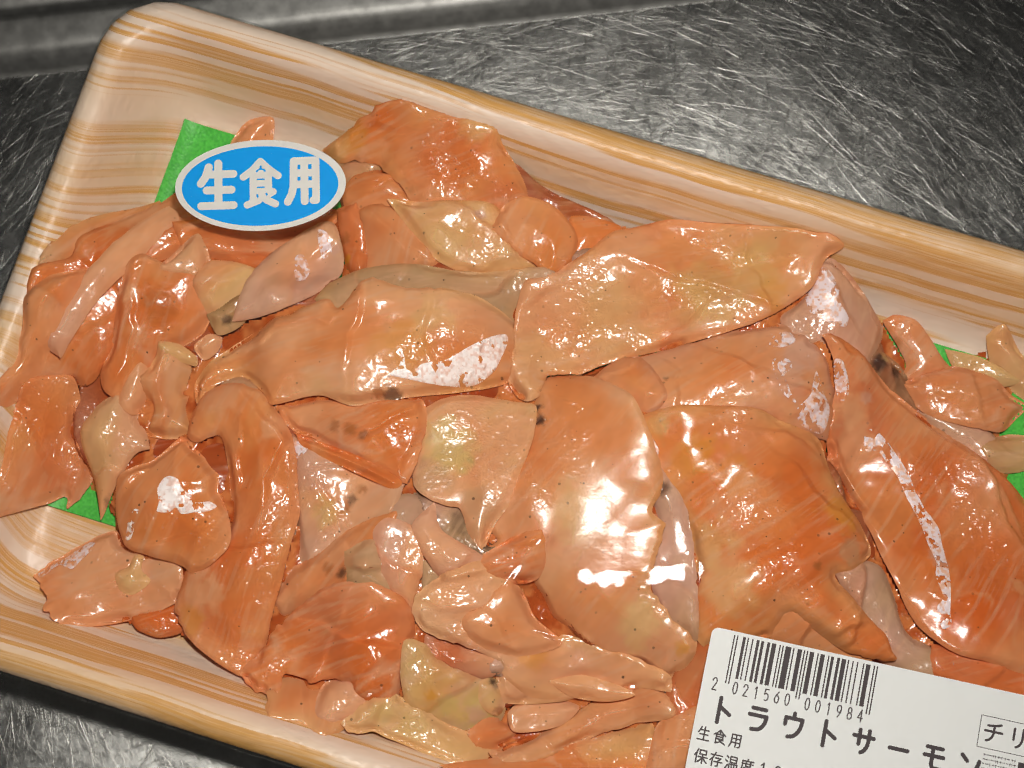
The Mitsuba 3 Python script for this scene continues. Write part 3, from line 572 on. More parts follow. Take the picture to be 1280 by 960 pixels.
TOPS, KEYS, ZS = {}, {}, {}
STEP = .00048
count = 0
for row in PIECES.strip().split('\n'):
    pid, th, cols, ang, stripe, text, poly_s = row.split('|')
    th, ang, stripe = float(th) / 1000, math.radians(float(ang)), float(stripe)
    px = parse(poly_s)
    count += 1
    sd = count * 13
    z = .016
    for _ in range(3):                       # the height of the piece in the pile settles where its outline stands
        w = P(px[:, 0], px[:, 1], z)[:, :2]
        mk = raster(Polygon(w).buffer(0))
        z = min(max(float(Hm[mk].mean()) + th * .6, .006), .026)
    ZS[pid] = z
    big = Polygon(w).buffer(0).buffer(.0004 if th > .003 else .0002, join_style=1, quad_segs=3)
    if big.geom_type != 'Polygon': big = max(big.geoms, key=lambda g: g.area)
    w = np.array(big.simplify(.00025).exterior.coords)[:-1]
    bound = outline(w, STEP * 1.05, .00030 if th < .005 else .00022, sd, True)
    pts, tri, nb = fill(bound, STEP)
    poly = Polygon(bound).buffer(0)
    mk = raster(poly)
    wide = raster(poly.buffer(.004))
    bb = poly.buffer(.012).bounds
    i0, i1 = max(0, int((bb[1] - GY0) / GS)), int((bb[3] - GY0) / GS) + 1
    j0, j1 = max(0, int((bb[0] - GX0) / GS)), int((bb[2] - GX0) / GS) + 1
    win = np.s_[i0:i1, j0:j1]
    H, wide_w, mk_w = Hm[win], wide[win], mk[win]
    # draped base: the pile below, evened out under the piece
    def norm_blur(A, s):
        return gaussian_filter(np.where(wide_w, A, 0), s / GS) / np.maximum(gaussian_filter(wide_w.astype(float), s / GS), 1e-3)
    b = norm_blur(H, .0042)
    b = .7 * b + .3 * norm_blur(H, .0018)
    over = np.where(mk_w, np.maximum(H - b - .5 * th, 0), 0)
    b = b + 1.35 * gaussian_filter(over, .0012 / GS)
    x, y = pts[:, 0], pts[:, 1]
    q3 = np.stack([x, y, np.full(len(x), count * .37)], 1)
    ca, sa = math.cos(ang), math.sin(ang)
    gu, gv = x * ca + y * sa, -x * sa + y * ca
    tree = cKDTree(bound)
    dist = tree.query(pts)[0]
    dist[:nb] = 0
    rr = th * (1.0 + .5 * meshkit.noise(q3 * 120, sd))
    t = np.clip(dist / rr, 0, 1)
    e1 = np.clip(dist / .0009, 0, 1)
    e2 = np.clip(dist / (rr * 1.5), 0, 1)
    sf = .10 + .25 * meshkit.noise(q3 * 150, sd + 21)
    prof_t = sf * np.sqrt(np.maximum(1 - (1 - e1) ** 2, 0)) + (1 - sf) * np.maximum(1 - (1 - e2) ** 2.1, 0)
    lumps = (meshkit.fbm(q3 * 95, 2, sd) - .5) * (.0034 if pid not in ('m23', 'm24', 'r20') else .0010)
    ridges = (meshkit.fbm(np.stack([gu * 60, gv * 330, q3[:, 2]], 1), 2, sd + 5) - .5) * .0011 * min(1, .35 + stripe) * (.35 if pid in ('m23', 'm24') else 1)
    small = (meshkit.fbm(q3 * 330, 3, sd + 8) - .5) * (.00050 if pid not in ('m23', 'm24') else .00022)
    lift = np.clip(dist / .004, 0, 1)
    rp = np.random.default_rng(sd)
    fold, tone = np.zeros(len(x)), np.zeros(len(x))
    nf = 0 if pid in ('m24', 'm23') or pid[0] == 'f' else int(min(4, poly.area / 1.5e-4 + .6))
    for k in range(nf):
        fa_ = ang + rp.normal(math.pi / 2 if rp.random() < .45 else 0, .5)
        o_ = pts[rp.integers(nb, len(pts))]
        fu, fv = (x - o_[0]) * math.cos(fa_) + (y - o_[1]) * math.sin(fa_), -(x - o_[0]) * math.sin(fa_) + (y - o_[1]) * math.cos(fa_)
        fv = fv + .006 * (meshkit.fbm(np.stack([fu * 120, fv * 40, q3[:, 2] + k], 1), 3, sd + 40 + k) - .5)
        hgt = rp.uniform(.0006, .0013)
        along = np.exp(-(fu / rp.uniform(.006, .016)) ** 2)
        wd = rp.uniform(.0035, .008)
        saw = np.clip(fv / .0006 + .5, 0, 1); saw = saw * saw * (3 - 2 * saw) * np.exp(-np.maximum(fv, 0) / wd)
        fold += hgt * saw * along
        tone += rp.uniform(-.5, .6) * saw * along
    fold *= np.clip(dist / .0015, 0, 1)
    full = np.zeros_like(Hm); full[win] = b
    base_z = sample(full, x, y) + .0002
    under = sample(Hm, x, y)
    eh = (.04 + .50 * np.clip(meshkit.fbm(q3 * 85 + 3, 2, sd + 50) * 2.2 - .55, 0, 1) ** 1.5)
    top = base_z + eh * th + prof_t * th * (1 - eh) + fold + (lumps + ridges) * lift + small * np.clip(dist / .001, 0, 1)
    seat = np.clip((.30 - eh) / .22, 0, 1)
    down = under + .00003 + .0006 * np.clip(dist / .0016, 0, 1)
    ks = np.clip(dist / (.0010 + .0012 * meshkit.noise(q3 * 140, sd + 51)), 0, 1); ks = ks * ks * (3 - 2 * ks)
    bead = (meshkit.noise(q3 * 900, sd + 52) - .5) * .00016 * np.clip(1.6 - dist / .0022, 0, 1) * np.clip(dist / .0006, 0, 1) * np.clip(meshkit.fbm(q3 * 120, 2, sd + 53) * 4 - 1.7, 0, 1)
    top = np.where(seat > 0, top * (1 - seat * (1 - ks)) + np.minimum(top, down) * seat * (1 - ks), top) + bead
    bot = base_z + eh * th - prof_t * th * .30 - np.clip(dist / .0004, 0, 1) * .0003
    top[:nb] = base_z[:nb] + eh[:nb] * th
    top = np.where(dist > .0005, np.maximum(top, under + .00025), top)
    # colours of the flesh, with some shade and haze painted in
    c1, c2, ce = (PAL[k] * ((.62, .45, .42) if pid[0] == 'f' else 1) for k in cols.split())      # buried scraps darkened to paint shade into the gaps
    m1 = np.clip((meshkit.fbm(np.stack([gu * 55, gv * 110, q3[:, 2] * 9], 1), 3, sd + 2) - .42) * 4.0, 0, 1)[:, None]
    col = c1 * (1 - m1 * .8) + c2 * m1 * .8
    me = (1 - np.clip(dist / (.0012 + .0052 * meshkit.noise(q3 * 170, sd + 4)), 0, 1)[:, None]) * (.75 * meshkit.noise(q3 * 130, sd + 23))[:, None]
    col = col * (1 - me) + ce * me
    fine = 1 + .16 * (meshkit.fbm(np.stack([gu * 300, gv * 900, q3[:, 2]], 1), 2, sd + 3) - .5)
    tp, tn = np.clip(tone, 0, 1)[:, None], np.clip(-tone, 0, 1)[:, None]
    col = col * (1 - tp) + PAL['L'] * tp
    col = col * (1 - tn) + PAL['D'] * tn
    sn = meshkit.fbm(np.stack([gu * 75, gv * 210, q3[:, 2]], 1), 3, sd + 30)
    sn = (np.clip(1 - np.abs(sn - .5) * 26, 0, 1) * np.clip(meshkit.noise(q3 * 110, sd + 31) * 2.4 - .9, 0, 1) * .5)[:, None]
    col = col * (1 - sn) + np.array([.80, .50, .31]) * sn
    red = np.clip(meshkit.fbm(q3 * 160, 3, sd + 12) * 2.6 - 1.5, 0, 1)[:, None] * .5
    col = col * (1 - red) + PAL['R'] * red
    pale = np.clip(meshkit.fbm(q3 * 210, 3, sd + 15) * 2.6 - 1.5, 0, 1)[:, None] * .32
    deep = (np.clip((dist - .0018) / .0055, 0, 1) * np.clip(meshkit.fbm(q3 * 60, 2, sd + 61) * 2.6 - .65, 0, 1) * .75)[:, None]
    col = col * (1 - deep) + col * np.array([.97, .74, .50]) * deep
    col = col * (1 - pale) + PAL['Y'] * pale
    ve = (np.clip(meshkit.fbm(q3 * 65, 3, sd + 60) * 3 - 1.4, 0, 1) * .28)[:, None]  # haze of the film painted over the flesh in patches
    col = col * (1 - ve) + np.array([.66, .43, .29]) * ve
    for sx, sy, r, k, s in SPOTS.get(pid, ()):
        o = P(sx, sy, z)[:2]
        rad = r * 1.36e-4
        d = np.hypot(x - o[0], y - o[1]) / rad + 1.4 * (meshkit.fbm(q3 * (2.0 / rad), 3, sd + r) - .5)
        m = (1 - np.clip((d - .55) / .5, 0, 1))[:, None] * s
        col = col * (1 - m) + PAL[k] * m
    col = np.clip(col * fine[:, None], .01, .9)
    n = len(pts)
    bot = np.minimum(bot, top - .0002)
    bot[:nb] = top[:nb]
    V = np.vstack([np.c_[pts, top], np.c_[pts, bot]])
    F = np.vstack([tri, tri[:, ::-1] + n])
    C = np.vstack([col, col])
    key = 'salmon_piece' if count == 1 else f'salmon_piece_{count - 1:03d}'
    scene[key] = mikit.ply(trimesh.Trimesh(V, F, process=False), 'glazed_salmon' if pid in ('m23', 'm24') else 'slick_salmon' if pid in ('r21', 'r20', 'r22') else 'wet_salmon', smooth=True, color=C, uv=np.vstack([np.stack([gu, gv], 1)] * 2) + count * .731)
    labels[key] = {'label': text, 'category': 'salmon piece', 'group': 'raw salmon trimmings heaped in the tray'}
    KEYS[pid] = key
    # the pile grows
    idx = np.nonzero(mk)
    near = cKDTree(pts).query(np.stack([GXX[idx], GYY[idx]], 1), k=3)
    wgt = 1 / (near[0] + 1e-5); wgt /= wgt.sum(1, keepdims=True)
    surf = np.full(GXX.shape, -1.0)
    surf[idx] = (top[near[1]] * wgt).sum(1)
    Hm = np.where(mk, np.maximum(Hm, surf), Hm)
    TOPS[pid] = (pts, top)

# ------------------------------------------------------------------ film reflections painted as pale patches, each a thin sheet on its piece
seen = {}
for k, (pid, s) in enumerate(GLARES):
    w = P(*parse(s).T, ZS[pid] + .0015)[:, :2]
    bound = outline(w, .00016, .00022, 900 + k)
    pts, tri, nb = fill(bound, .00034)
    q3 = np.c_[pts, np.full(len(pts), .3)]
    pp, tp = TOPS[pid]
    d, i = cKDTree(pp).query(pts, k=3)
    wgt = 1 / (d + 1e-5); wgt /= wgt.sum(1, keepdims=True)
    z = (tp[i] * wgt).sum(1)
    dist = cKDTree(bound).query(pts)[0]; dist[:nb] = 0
    # broken up in places near its rim
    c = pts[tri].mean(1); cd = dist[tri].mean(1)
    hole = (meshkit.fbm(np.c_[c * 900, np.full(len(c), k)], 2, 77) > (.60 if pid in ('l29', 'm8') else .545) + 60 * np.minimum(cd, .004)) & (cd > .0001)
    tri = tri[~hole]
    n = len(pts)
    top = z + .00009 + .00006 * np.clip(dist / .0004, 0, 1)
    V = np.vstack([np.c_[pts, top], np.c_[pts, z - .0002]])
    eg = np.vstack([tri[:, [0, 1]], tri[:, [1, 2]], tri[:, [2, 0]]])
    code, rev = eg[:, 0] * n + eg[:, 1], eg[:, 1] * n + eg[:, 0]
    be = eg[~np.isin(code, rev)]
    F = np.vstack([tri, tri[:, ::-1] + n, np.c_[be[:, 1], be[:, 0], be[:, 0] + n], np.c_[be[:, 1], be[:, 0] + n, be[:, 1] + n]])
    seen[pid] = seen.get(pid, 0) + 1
    key = f"{KEYS[pid]}__painted_glare" + ('' if seen[pid] == 1 else f'_{seen[pid] - 1:03d}')
    scene[key] = mikit.ply(trimesh.Trimesh(V, F, process=False), 'white_glare_paint' if pid in ('l29', 'm8') else 'dull_glare_paint', smooth=50)
    labels[key] = {'label': 'ragged white patch painting a reflection of the film' if pid in ('l29', 'm8') else 'dull silver grey patch painting a film reflection'}

# ------------------------------------------------------------------ juice that fills the narrow gaps of the pile
def juice():
    disc = np.hypot(*np.meshgrid(np.arange(-5, 6), np.arange(-5, 6))) <= 5.2
    J = grey_closing(Hm, footprint=disc)
    J = gaussian_filter(J, 1.6) - .0022
    q3 = np.stack([GXX, GYY, GXX * 0], -1)
    J += (meshkit.fbm(q3 * 240, 3, 5) - .5) * .0008
    pile = gaussian_filter((Hm - H0 > .002).astype(float), 6) > .55
    ok = (J > Hm - .0002) & pile & (inset > .009)
    ok = ok | np.roll(ok, 1, 0) | np.roll(ok, -1, 0) | np.roll(ok, 1, 1) | np.roll(ok, -1, 1)
    n, m = GXX.shape
    i = np.arange(n * m).reshape(n, m)
    q = np.stack([i[:-1, :-1], i[:-1, 1:], i[1:, 1:], i[1:, :-1]], -1).reshape(-1, 4)
    q = q[ok.ravel()[q].all(1)]
    t = trimesh.Trimesh(np.stack([GXX, GYY, J], -1).reshape(-1, 3), np.vstack([q[:, [0, 1, 2]], q[:, [0, 2, 3]]]), process=False)
    t.remove_unreferenced_vertices()
    return t


scene['fish_juice'] = mikit.ply(juice(), 'juice', smooth=True)
labels['fish_juice'] = {'label': 'orange fish juice and pulp between the pieces, darkened for shade in the gaps', 'kind': 'stuff'}

# ------------------------------------------------------------------ cling film stretched over the tray and its contents
def relax():
    st = 3
    Hc = Hm[::st, ::st]
    ins = inset[::st, ::st]
    fixed = (ins < .0040)
    F = np.where(fixed, .0233, np.maximum(.0231, Hc + .0004))
    ob = np.where(fixed, .0233, gaussian_filter(Hc, 2.4) + .0007)
    for _ in range(900):
        G = .25 * (np.roll(F, 1, 0) + np.roll(F, -1, 0) + np.roll(F, 1, 1) + np.roll(F, -1, 1)) - 9e-7
        F = np.where(fixed, .0233, np.maximum(G, ob))
    return F, st


Fc, st = relax()
FX0, FS = GX0, GS * st


def film_at(x, y): return map_coordinates(Fc, [(np.asarray(y) - GY0) / FS, (np.asarray(x) - FX0) / FS], order=3, mode='nearest')


# ------------------------------------------------------------------ printed labels on the film
class Sheet:
    """a paper sheet with its own axes (metres; u to the right, v down) lying on the film"""

    def __init__(self, o, ang, plane):
        self.o, self.a, self.pl = np.array(o), ang, plane

    def xy(self, u, v):
        c, s = math.cos(self.a), math.sin(self.a)
        return self.o[0] + u * c + v * s, self.o[1] + u * s - v * c

    def z(self, u, v):
        k = self.pl
        return k[0] + k[1] * u + k[2] * v + k[3] * u * u + k[4] * u * v + k[5] * v * v

    def mesh(self, poly, h0, h1, fine=.002):
        parts = []
        for g in getattr(poly, 'geoms', [poly]):
            if g.is_empty or g.area < 1e-12: continue
            m = trimesh.creation.extrude_polygon(g, 1.0, engine='earcut')
            if max(g.bounds[2] - g.bounds[0], g.bounds[3] - g.bounds[1]) > fine:
                v_, f_ = trimesh.remesh.subdivide_to_size(np.array(m.vertices) * [1, 1, 1e-6], m.faces, fine, max_iter=14)
                v_ = np.array(v_) * [1, 1, 1e6]
                m = trimesh.Trimesh(v_, f_, process=False)
            v = np.array(m.vertices)
            x, y = self.xy(v[:, 0], v[:, 1])
            parts.append(trimesh.Trimesh(np.stack([x, y, self.z(v[:, 0], v[:, 1]) + h0 + (h1 - h0) * v[:, 2]], 1), m.faces[:, ::-1], process=False))
        return trimesh.util.concatenate(parts)


def lay(o, ang, box_uv):
    """fits the sheet's gentle curve to the film under it, everywhere on top of it"""
    s = Sheet(o, ang, np.zeros(6))
    u, v = np.meshgrid(np.linspace(box_uv[0], box_uv[1], 40), np.linspace(box_uv[2], box_uv[3], 30))
    x, y = s.xy(u.ravel(), v.ravel())
    f = film_at(x, y)
    A = np.stack([u.ravel() ** 0, u.ravel(), v.ravel(), u.ravel() ** 2, u.ravel() * v.ravel(), v.ravel() ** 2], 1)
    k = np.linalg.lstsq(A, f, rcond=None)[0]
    k[0] += np.quantile(np.maximum(f, sample(Hm, x, y) + .0004) - A @ k, .985) + .0005
    s.pl = k
    return s


def place(px, py, ang, b):
    z = .027
    for _ in range(3):
        s = lay(P(px, py, z)[:2], math.radians(ang), b)
        z = s.pl[0]
    return s, z


lab, LAB_Z = place(891, 783, -12.3, (.0, .056, 0, .026))
stk, ST_Z = place(326, 232, 2.2, (-.0135, .0135, -.007, .007))


WR = []
def crease(s, h, w): WR.append((P(*parse(s).T, .025)[:, :2], h, w))
for s, h, w in (('655,362 672,352 700,356 725,361 760,355 800,362', .00022, .00035), ('520,380 545,372 575,370 590,368', .00016, .0003), ('805,560 830,590 852,640 866,700 868,750', .00025, .0004),
                ('770,440 800,470 815,500 830,520 880,530', .00018, .00035), ('560,620 580,650 600,690', .0002, .0003), ('905,548 925,575 950,600', .00016, .0003),
                ('250,130 262,108 285,98 310,104', .00035, .0009), ('340,98 380,110 430,140', .00025, .0009), ('660,790 690,800 720,798', .00016, .0003), ('540,800 570,815 600,812', .0002, .00035)):
    crease(s, h, w)
for k in range(34):
    a = rng.uniform(0, math.pi); L = rng.uniform(.006, .022)
    u, v = rng.uniform(U0 + .012, .085), rng.uniform(V0 + .012, V1 - .012)
    x, y = to_xy(u, v)
    tsx = np.linspace(-.5, .5, 5)
    aa = a + rng.normal(0, .5) * tsx
    WR.append((np.stack([x + np.cumsum(np.cos(aa)) * L / 5, y + np.cumsum(np.sin(aa)) * L / 5], 1), rng.uniform(.00006, .00018), rng.uniform(.0003, .0008)))


def film_mesh():
    step = .00042
    us, vs = np.arange(U0 + .0024, U1 - .0022, step), np.arange(V0 + .0024, V1 - .0022, step)
    Um, Vm = np.meshgrid(us, vs)
    x, y = to_xy(Um, Vm)
    ok = contains_xy(tray_poly(.0024), Um, Vm)
    z = film_at(x, y)
    q3 = np.stack([x, y, x * 0], -1)
    tight = np.clip((sample(Hm, x, y) - z + .0016) / .0012, 0, 1)
    tight = gaussian_filter(tight, 3)
    wave = (meshkit.fbm(q3 * 60, 2, 3) - .5) * .0005 + (meshkit.fbm(q3 * 300, 3, 21) - .5) * (.00005 + .00009 * tight)
    edge = np.clip((np.minimum.reduce([Um - U0, U1 - Um, Vm - V0, V1 - Vm]) - .004) / .006, 0, 1)
    z = z + (wave + .0003) * edge
    hi = np.maximum(sample(gaussian_filter(Hm, 1.2), x, y), sample(Hm, x, y)) + .00038
    z = np.where(edge > 0, np.maximum(z, hi), z)
    z = np.maximum(gaussian_filter(z, 1.0), np.where(edge > 0, hi - .00008, 0))
    pts = np.stack([x.ravel(), y.ravel()], 1)
    for line, h, w in WR:
        c = line.mean(0); r = np.abs(line - c).max() + 5 * w
        near = np.nonzero((np.abs(pts - c) < r).all(1))[0]
        if not len(near): continue
        ls = LineString(line)
        den = np.array([ls.interpolate(t, normalized=True).coords[0] for t in np.linspace(0, 1, 120)])
        d, i = cKDTree(den).query(pts[near])
        z.ravel()[near] += h * np.exp(-(d / w) ** 2) * np.sin(np.pi * np.clip((i + 4) / 127, 0, 1))
    for s, b_ in ((lab, (-.0015, .066, -.0015, .042)), (stk, (-.0155, .0155, -.009, .009))):     # pressed down under the stuck labels
        dx, dy = x - s.o[0], y - s.o[1]
        c_, s_ = math.cos(s.a), math.sin(s.a)
        u, v = dx * c_ + dy * s_, dx * s_ - dy * c_
        on = (u > b_[0]) & (u < b_[1]) & (v > b_[2]) & (v < b_[3])
        z = np.where(on, np.minimum(z, s.z(u, v) - .0003), z)
    n, m = x.shape
    i = np.arange(n * m).reshape(n, m)
    q = np.stack([i[:-1, :-1], i[:-1, 1:], i[1:, 1:], i[1:, :-1]], -1).reshape(-1, 4)
    okf = ok.ravel()
    q = q[okf[q].all(1)]
    top = trimesh.Trimesh(np.stack([x, y, z], -1).reshape(-1, 3), np.vstack([q[:, [0, 1, 2]], q[:, [0, 2, 3]]]), process=False)
    top.remove_unreferenced_vertices()
    # over the rim and down the outside
    rs = [ring(a, b, 900) for a, b in ((.0025, .0235), (.0014, .0231), (.0002, .0221), (-.0004, .0208), (-.0002, .0196), (.0030, .0132), (.0080, .0053), (.0125, .0011))]
    u_, v_ = to_uv(rs[0][:, 0], rs[0][:, 1])
    for k, r_ in enumerate(rs):
        nz = meshkit.fbm(np.stack([u_ * 420, v_ * 420, np.full(len(r_), k * .7)], 1), 3, 8) - .5
        r_[:, 2] += nz * .00035 * (1 if 0 < k < 6 else .3)
        d = r_[:, :2] - np.array(to_xy((U0 + U1) / 2, (V0 + V1) / 2))
        r_[:, :2] += d / np.linalg.norm(d, axis=1, keepdims=True) * (np.abs(nz) * .0005)[:, None]
    side = loft(rs)
    return trimesh.util.concatenate([top, side])


scene['cling_film'] = mikit.ply(film_mesh(), 'film', smooth=True)
labels['cling_film'] = {'label': 'clear cling film stretched over the whole tray, wrinkled and glinting', 'category': 'cling film'}

# ------------------------------------------------------------------ print
PX = float(np.linalg.norm(P(1050, 800, LAB_Z) - P(950, 800, LAB_Z))) / 100
PS = float(np.linalg.norm(P(376, 232, ST_Z) - P(276, 232, ST_Z))) / 100


def strokes(lines, w, at=(0, 0), sc=1.0):
    g = union_all([LineString(l).buffer(w, quad_segs=6) if len(l) > 1 else Point(l[0]).buffer(w) for l in lines])
    return affinity.translate(affinity.scale(g, sc, sc, origin=(0, 0)), at[0], at[1])


def arc(cx, cy, rx, ry, a0, a1, n=14):
    t = np.radians(np.linspace(a0, a1, n))
    return list(zip(cx + rx * np.cos(t), cy + ry * np.sin(t)))


# glyphs in a box of 100 x 100, y down
G = {
 'ト': [[(34, 4), (34, 98)], [(34, 36), (82, 62)]],
 'ラ': [[(22, 14), (80, 14)], [(12, 40), (88, 40), *arc(46, 40, 42, 54, 10, 80), (30, 95)]],
 'ウ': [[(50, 2), (50, 22)], [(14, 48), (14, 22), (88, 22), *arc(40, 30, 47, 62, 5, 78), (34, 94)]],
 'サ': [[(6, 32), (94, 32)], [(30, 8), (30, 62)], [(72, 6), (72, 44), *arc(36, 46, 36, 48, 10, 75)]],
 'ー': [[(10, 50), (90, 50)]],
 'モ': [[(16, 14), (84, 14)], [(8, 46), (92, 46)], [(42, 14), (42, 80), (50, 92), (88, 92)]],
 'ン': [[(14, 16), (38, 36)], [(12, 90), *arc(30, 20, 62, 70, 78, 8)]],
 'チ': [[(84, 10), (56, 18), (20, 22)], [(8, 48), (94, 48)], [(52, 20), (52, 48), *arc(12, 50, 40, 46, 5, 80)]],
 'リ': [[(26, 10), (26, 62)], [(76, 8), (76, 46), *arc(34, 48, 42, 48, 5, 75)]],
 '生': [[(28, 6), (20, 26), (8, 44)], [(24, 26), (88, 26)], [(54, 4), (54, 92)], [(22, 56), (84, 56)], [(6, 94), (96, 94)]],
 '食': [[(50, 2), (30, 22), (6, 38)], [(50, 2), (70, 22), (96, 38)], [(50, 16), (50, 32)], [(24, 34), (76, 34), (76, 64), (24, 64)], [(24, 34), (24, 96)], [(24, 49), (76, 49)], [(24, 96), (54, 84)], [(80, 70), (58, 76)], [(44, 66), (66, 84), (96, 96)]],
 '用': [[(20, 10), (20, 56), (16, 78), (6, 98)], [(20, 10), (88, 10), (88, 88), (84, 96), (72, 96)], [(20, 38), (88, 38)], [(20, 66), (88, 66)], [(54, 10), (54, 96)]],
 '保': [[(26, 4), (18, 26), (4, 48)], [(18, 30), (18, 98)], [(40, 8), (88, 8), (88, 36), (40, 36), (40, 8)], [(32, 56), (98, 56)], [(64, 36), (64, 98)], [(62, 58), (48, 78), (30, 92)], [(66, 58), (82, 78), (98, 90)]],
 '存': [[(6, 20), (94, 20)], [(42, 2), (28, 34), (4, 62)], [(22, 46), (22, 98)], [(44, 40), (86, 40), (66, 56)], [(66, 56), (66, 94), (52, 96)], [(36, 66), (98, 66)]],
 '温': [[(10, 8), (22, 18)], [(4, 36), (18, 46)], [(6, 96), (22, 66)], [(38, 8), (86, 8), (86, 48), (38, 48), (38, 8)], [(38, 28), (86, 28)], [(34, 60), (92, 60), (92, 94)], [(34, 60), (34, 94)], [(52, 60), (52, 94)], [(72, 60), (72, 94)], [(24, 96), (100, 96)]],
 '度': [[(52, 2), (52, 14)], [(12, 16), (96, 16)], [(14, 16), (14, 60), (2, 98)], [(22, 34), (94, 34)], [(40, 24), (40, 52), (74, 52), (74, 24)], [(28, 64), (82, 64), (62, 84), (24, 98)], [(40, 66), (62, 86), (96, 98)]],
 '℃': [[*arc(18, 18, 12, 12, 0, 360)], [*arc(70, 50, 34, 44, -50, -310)]],
 '0': [[*arc(50, 50, 30, 46, 0, 360, 24)]],
 '1': [[(32, 20), (54, 4), (54, 96)]],
 '2': [[*arc(48, 30, 30, 26, 190, 370), (22, 96), (82, 96)]],
 '4': [[(64, 96), (64, 4), (16, 68), (84, 68)]],
 '5': [[(78, 5), (28, 5), (22, 46), *arc(48, 66, 32, 28, 230, 480)]],
 '6': [[(70, 6), (34, 40), *arc(50, 66, 30, 29, 200, 560, 22)]],
 '8': [[*arc(50, 26, 25, 22, 0, 360, 20)], [*arc(50, 71, 31, 25, 0, 360, 20)]],
 '9': [[*arc(50, 32, 30, 28, 0, 360, 22)], [(79, 36), (72, 62), (40, 96)]],
}


def glyph(ch, u, v, w, h, sw):
    """centred on (u, v) in photograph-scale units of the sheet"""
    return strokes([[(u + (a / 100 - .5) * w, v + (b / 100 - .5) * h) for a, b in l] for l in G[ch]], sw)


def put(sheet, key, shapes, mat, h0, h1, label=None, kind=None):
    g = affinity.scale(union_all(shapes), PX, PX, origin=(0, 0))
    scene[key] = mikit.ply(sheet.mesh(g, h0, h1), mat, smooth=False)
    if label: labels[key] = {'label': label, **({'kind': kind} if kind else {})}


LW, LH = 470, 290
put(lab, 'price_label', [box(9, 9, LW - 9, LH - 9).buffer(9, quad_segs=8)], 'paper', 0, .00016)
labels['price_label'] = {'label': 'white printed price label with a barcode, stuck on the film', 'category': 'label'}
# the barcode, from its digits
code = '2021560001984'
Lc = ['0001101', '0011001', '0010011', '0111101', '0100011', '0110001', '0101111', '0111011', '0110111', '0001011']
par = ['LLLLLL', 'LLGLGG', 'LLGGLG', 'LLGGGL', 'LGLLGG', 'LGGLLG', 'LGGGLL', 'LGLGLG', 'LGLGGL', 'LGGLGL'][int(code[0])]
inv = lambda s: ''.join('10'[int(c)] for c in s)
bits = [(c, 1) for c in '101']
for c, p_ in zip(code[1:7], par):
    s = Lc[int(c)]
    bits += [(b, 0) for b in (s if p_ == 'L' else inv(s)[::-1])]
bits += [(c, 1) for c in '01010']
for c in code[7:]: bits += [(b, 0) for b in inv(Lc[int(c)])]
bits += [(c, 1) for c in '101']
mod = 184 / 95
bars = [box(28 + i * mod + .12, 4.5, 28 + (i + 1) * mod + (.12 if i + 1 < len(bits) and bits[i + 1][0] == '1' else -.12), 65 if g else 57) for i, (b, g) in enumerate(bits) if b == '1']
IH0, IH1 = .00013, .00019
put(lab, 'price_label__barcode_print', bars, 'ink', IH0, IH1)
dig = [glyph('2', 16, 68.5, 8.5, 16, .8)] + [glyph(c, 42 + i * 13.2, 68.5, 8.5, 15.5, .8) for i, c in enumerate(code[1:7])] + [glyph(c, 133.5 + i * 13.4, 68.5, 8.5, 15.5, .8) for i, c in enumerate(code[7:])]
put(lab, 'price_label__digit_lettering', dig, 'ink', IH0, IH1)
put(lab, 'price_label__title_lettering', [glyph(c, 32 + i * 44.4, 98.5, 28, 32, 2.5) for i, c in enumerate('トラウトサーモン')], 'ink', IH0, IH1)
put(lab, 'price_label__small_lettering', [glyph(c, 14.5 + i * 20, 131, 16, 17.5, .95) for i, c in enumerate('生食用')] + [glyph(c, 16 + i * 19.4, 158.5, 16.5, 17.5, .95) for i, c in enumerate('保存温度')]
    + [glyph(c, 94 + i * 18.4, 158.5, 12 if c != '℃' else 17, 17, 1.0) for i, c in enumerate('10℃')], 'ink', IH0, IH1)
frame = box(348, 34.5, 446, 74.5)
put(lab, 'price_label__boxed_lettering', [frame.difference(frame.buffer(-.9, join_style=2)), glyph('チ', 366, 53, 25, 25, 1.5), glyph('リ', 397, 53.5, 22, 26, 1.5)], 'ink', IH0, IH1)
tiny = []
for r_ in range(5):
    u = 358
    while u < 398:
        w = rng.uniform(1.2, 4.2)
        tiny.append(box(u, 81 + r_ * 5.6, u + w, 81 + r_ * 5.6 + rng.uniform(.8, 1.5)))
        if rng.random() < .6: tiny.append(box(u + w * .4, 80 + r_ * 5.6, u + w * .4 + .6, 83.6 + r_ * 5.6))
        u += w + rng.uniform(.4, 1.6)
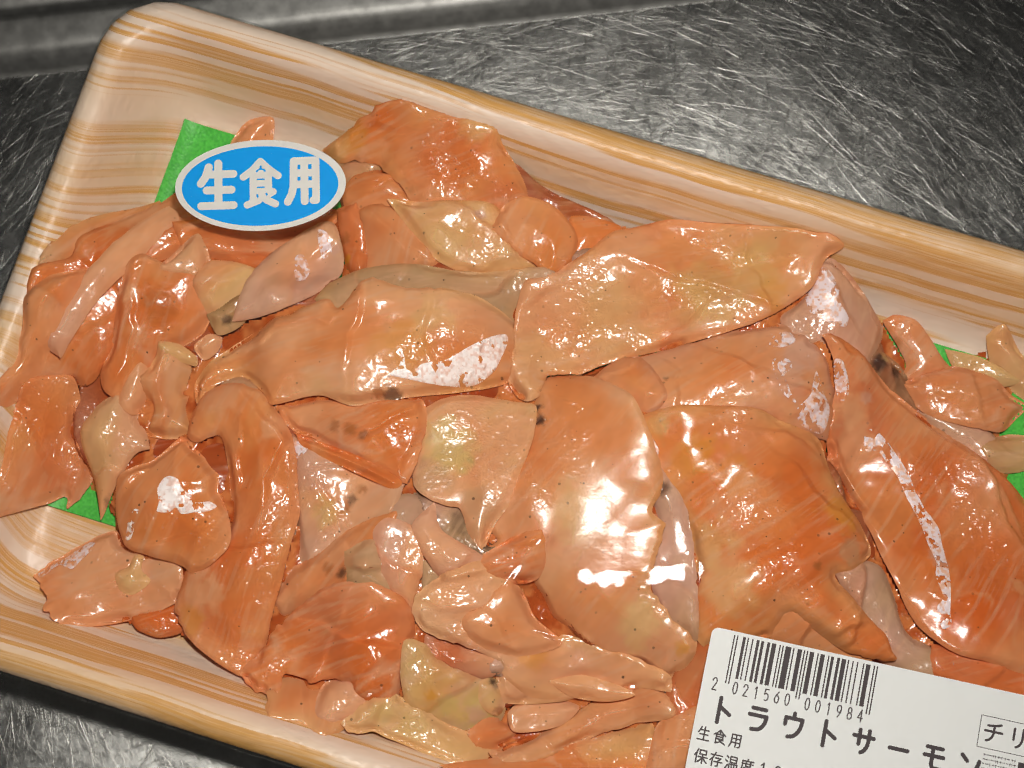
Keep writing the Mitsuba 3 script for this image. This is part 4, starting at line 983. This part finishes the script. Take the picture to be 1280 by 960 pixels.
put(lab, 'price_label__fine_print', tiny, 'ink', IH0, IH1)
put(lab, 'price_label__black_print', [box(402, 82, 446, 112)], 'ink', IH0, IH1)

# the oval sticker
k_ = PS / PX
ell = lambda a, b: affinity.scale(Point(0, 0).buffer(1, quad_segs=40), a, b)
put(stk, 'oval_sticker', [ell(106.5 * k_, 59 * k_)], 'sticker_white', 0, .00022)
labels['oval_sticker'] = {'label': 'blue and white oval sticker with white lettering, stuck on the film', 'category': 'sticker'}
put(stk, 'oval_sticker__blue_print', [affinity.translate(ell(97.5 * k_, 51.5 * k_), -.5, 1)], 'blue_ink', .00018, .00026)


def zz_(l): return [((a - 622) * .2031 * k_, (b - 503) * .2031 * k_) for a, b in l]


def stroke_set(ls, r): return [LineString(zz_(l)).buffer(r * .2031 * k_, quad_segs=8) for l in ls]


let = stroke_set([[(305, 378), (285, 440), (256, 482)], [(363, 355), (363, 620)], [(310, 425), (455, 425)], [(292, 526), (443, 526)], [(258, 625), (455, 625)]], 25)
sy = union_all(stroke_set([[(622, 352), (575, 405), (517, 448)], [(622, 352), (675, 405), (730, 447)], [(578, 430), (578, 610)], [(670, 430), (670, 540)], [(578, 430), (670, 430)], [(600, 455), (650, 455)],
                           [(578, 490), (670, 490)], [(600, 500), (650, 540)], [(578, 540), (670, 540)], [(540, 627), (610, 600)], [(620, 560), (660, 600), (712, 626)], [(698, 548), (650, 575)]], 23))
sy = sy.difference(union_all(stroke_set([[(604, 466), (644, 466)], [(604, 517), (644, 517)]], 4.5) + stroke_set([[(625, 383), (625, 388)], [(606, 408), (600, 414)], [(642, 404), (650, 414)], [(601, 566), (604, 578)], [(657, 560), (660, 566)]], 6)))
yo = stroke_set([[(828, 360), (824, 520), (812, 570), (788, 617)], [(828, 357), (962, 357)], [(962, 357), (962, 612), (945, 612)], [(892, 360), (892, 617)], [(828, 435), (962, 435)], [(826, 508), (962, 508)]], 24)
put(stk, 'oval_sticker__lettering', let + [sy] + yo, 'sticker_white', .00022, .00032)
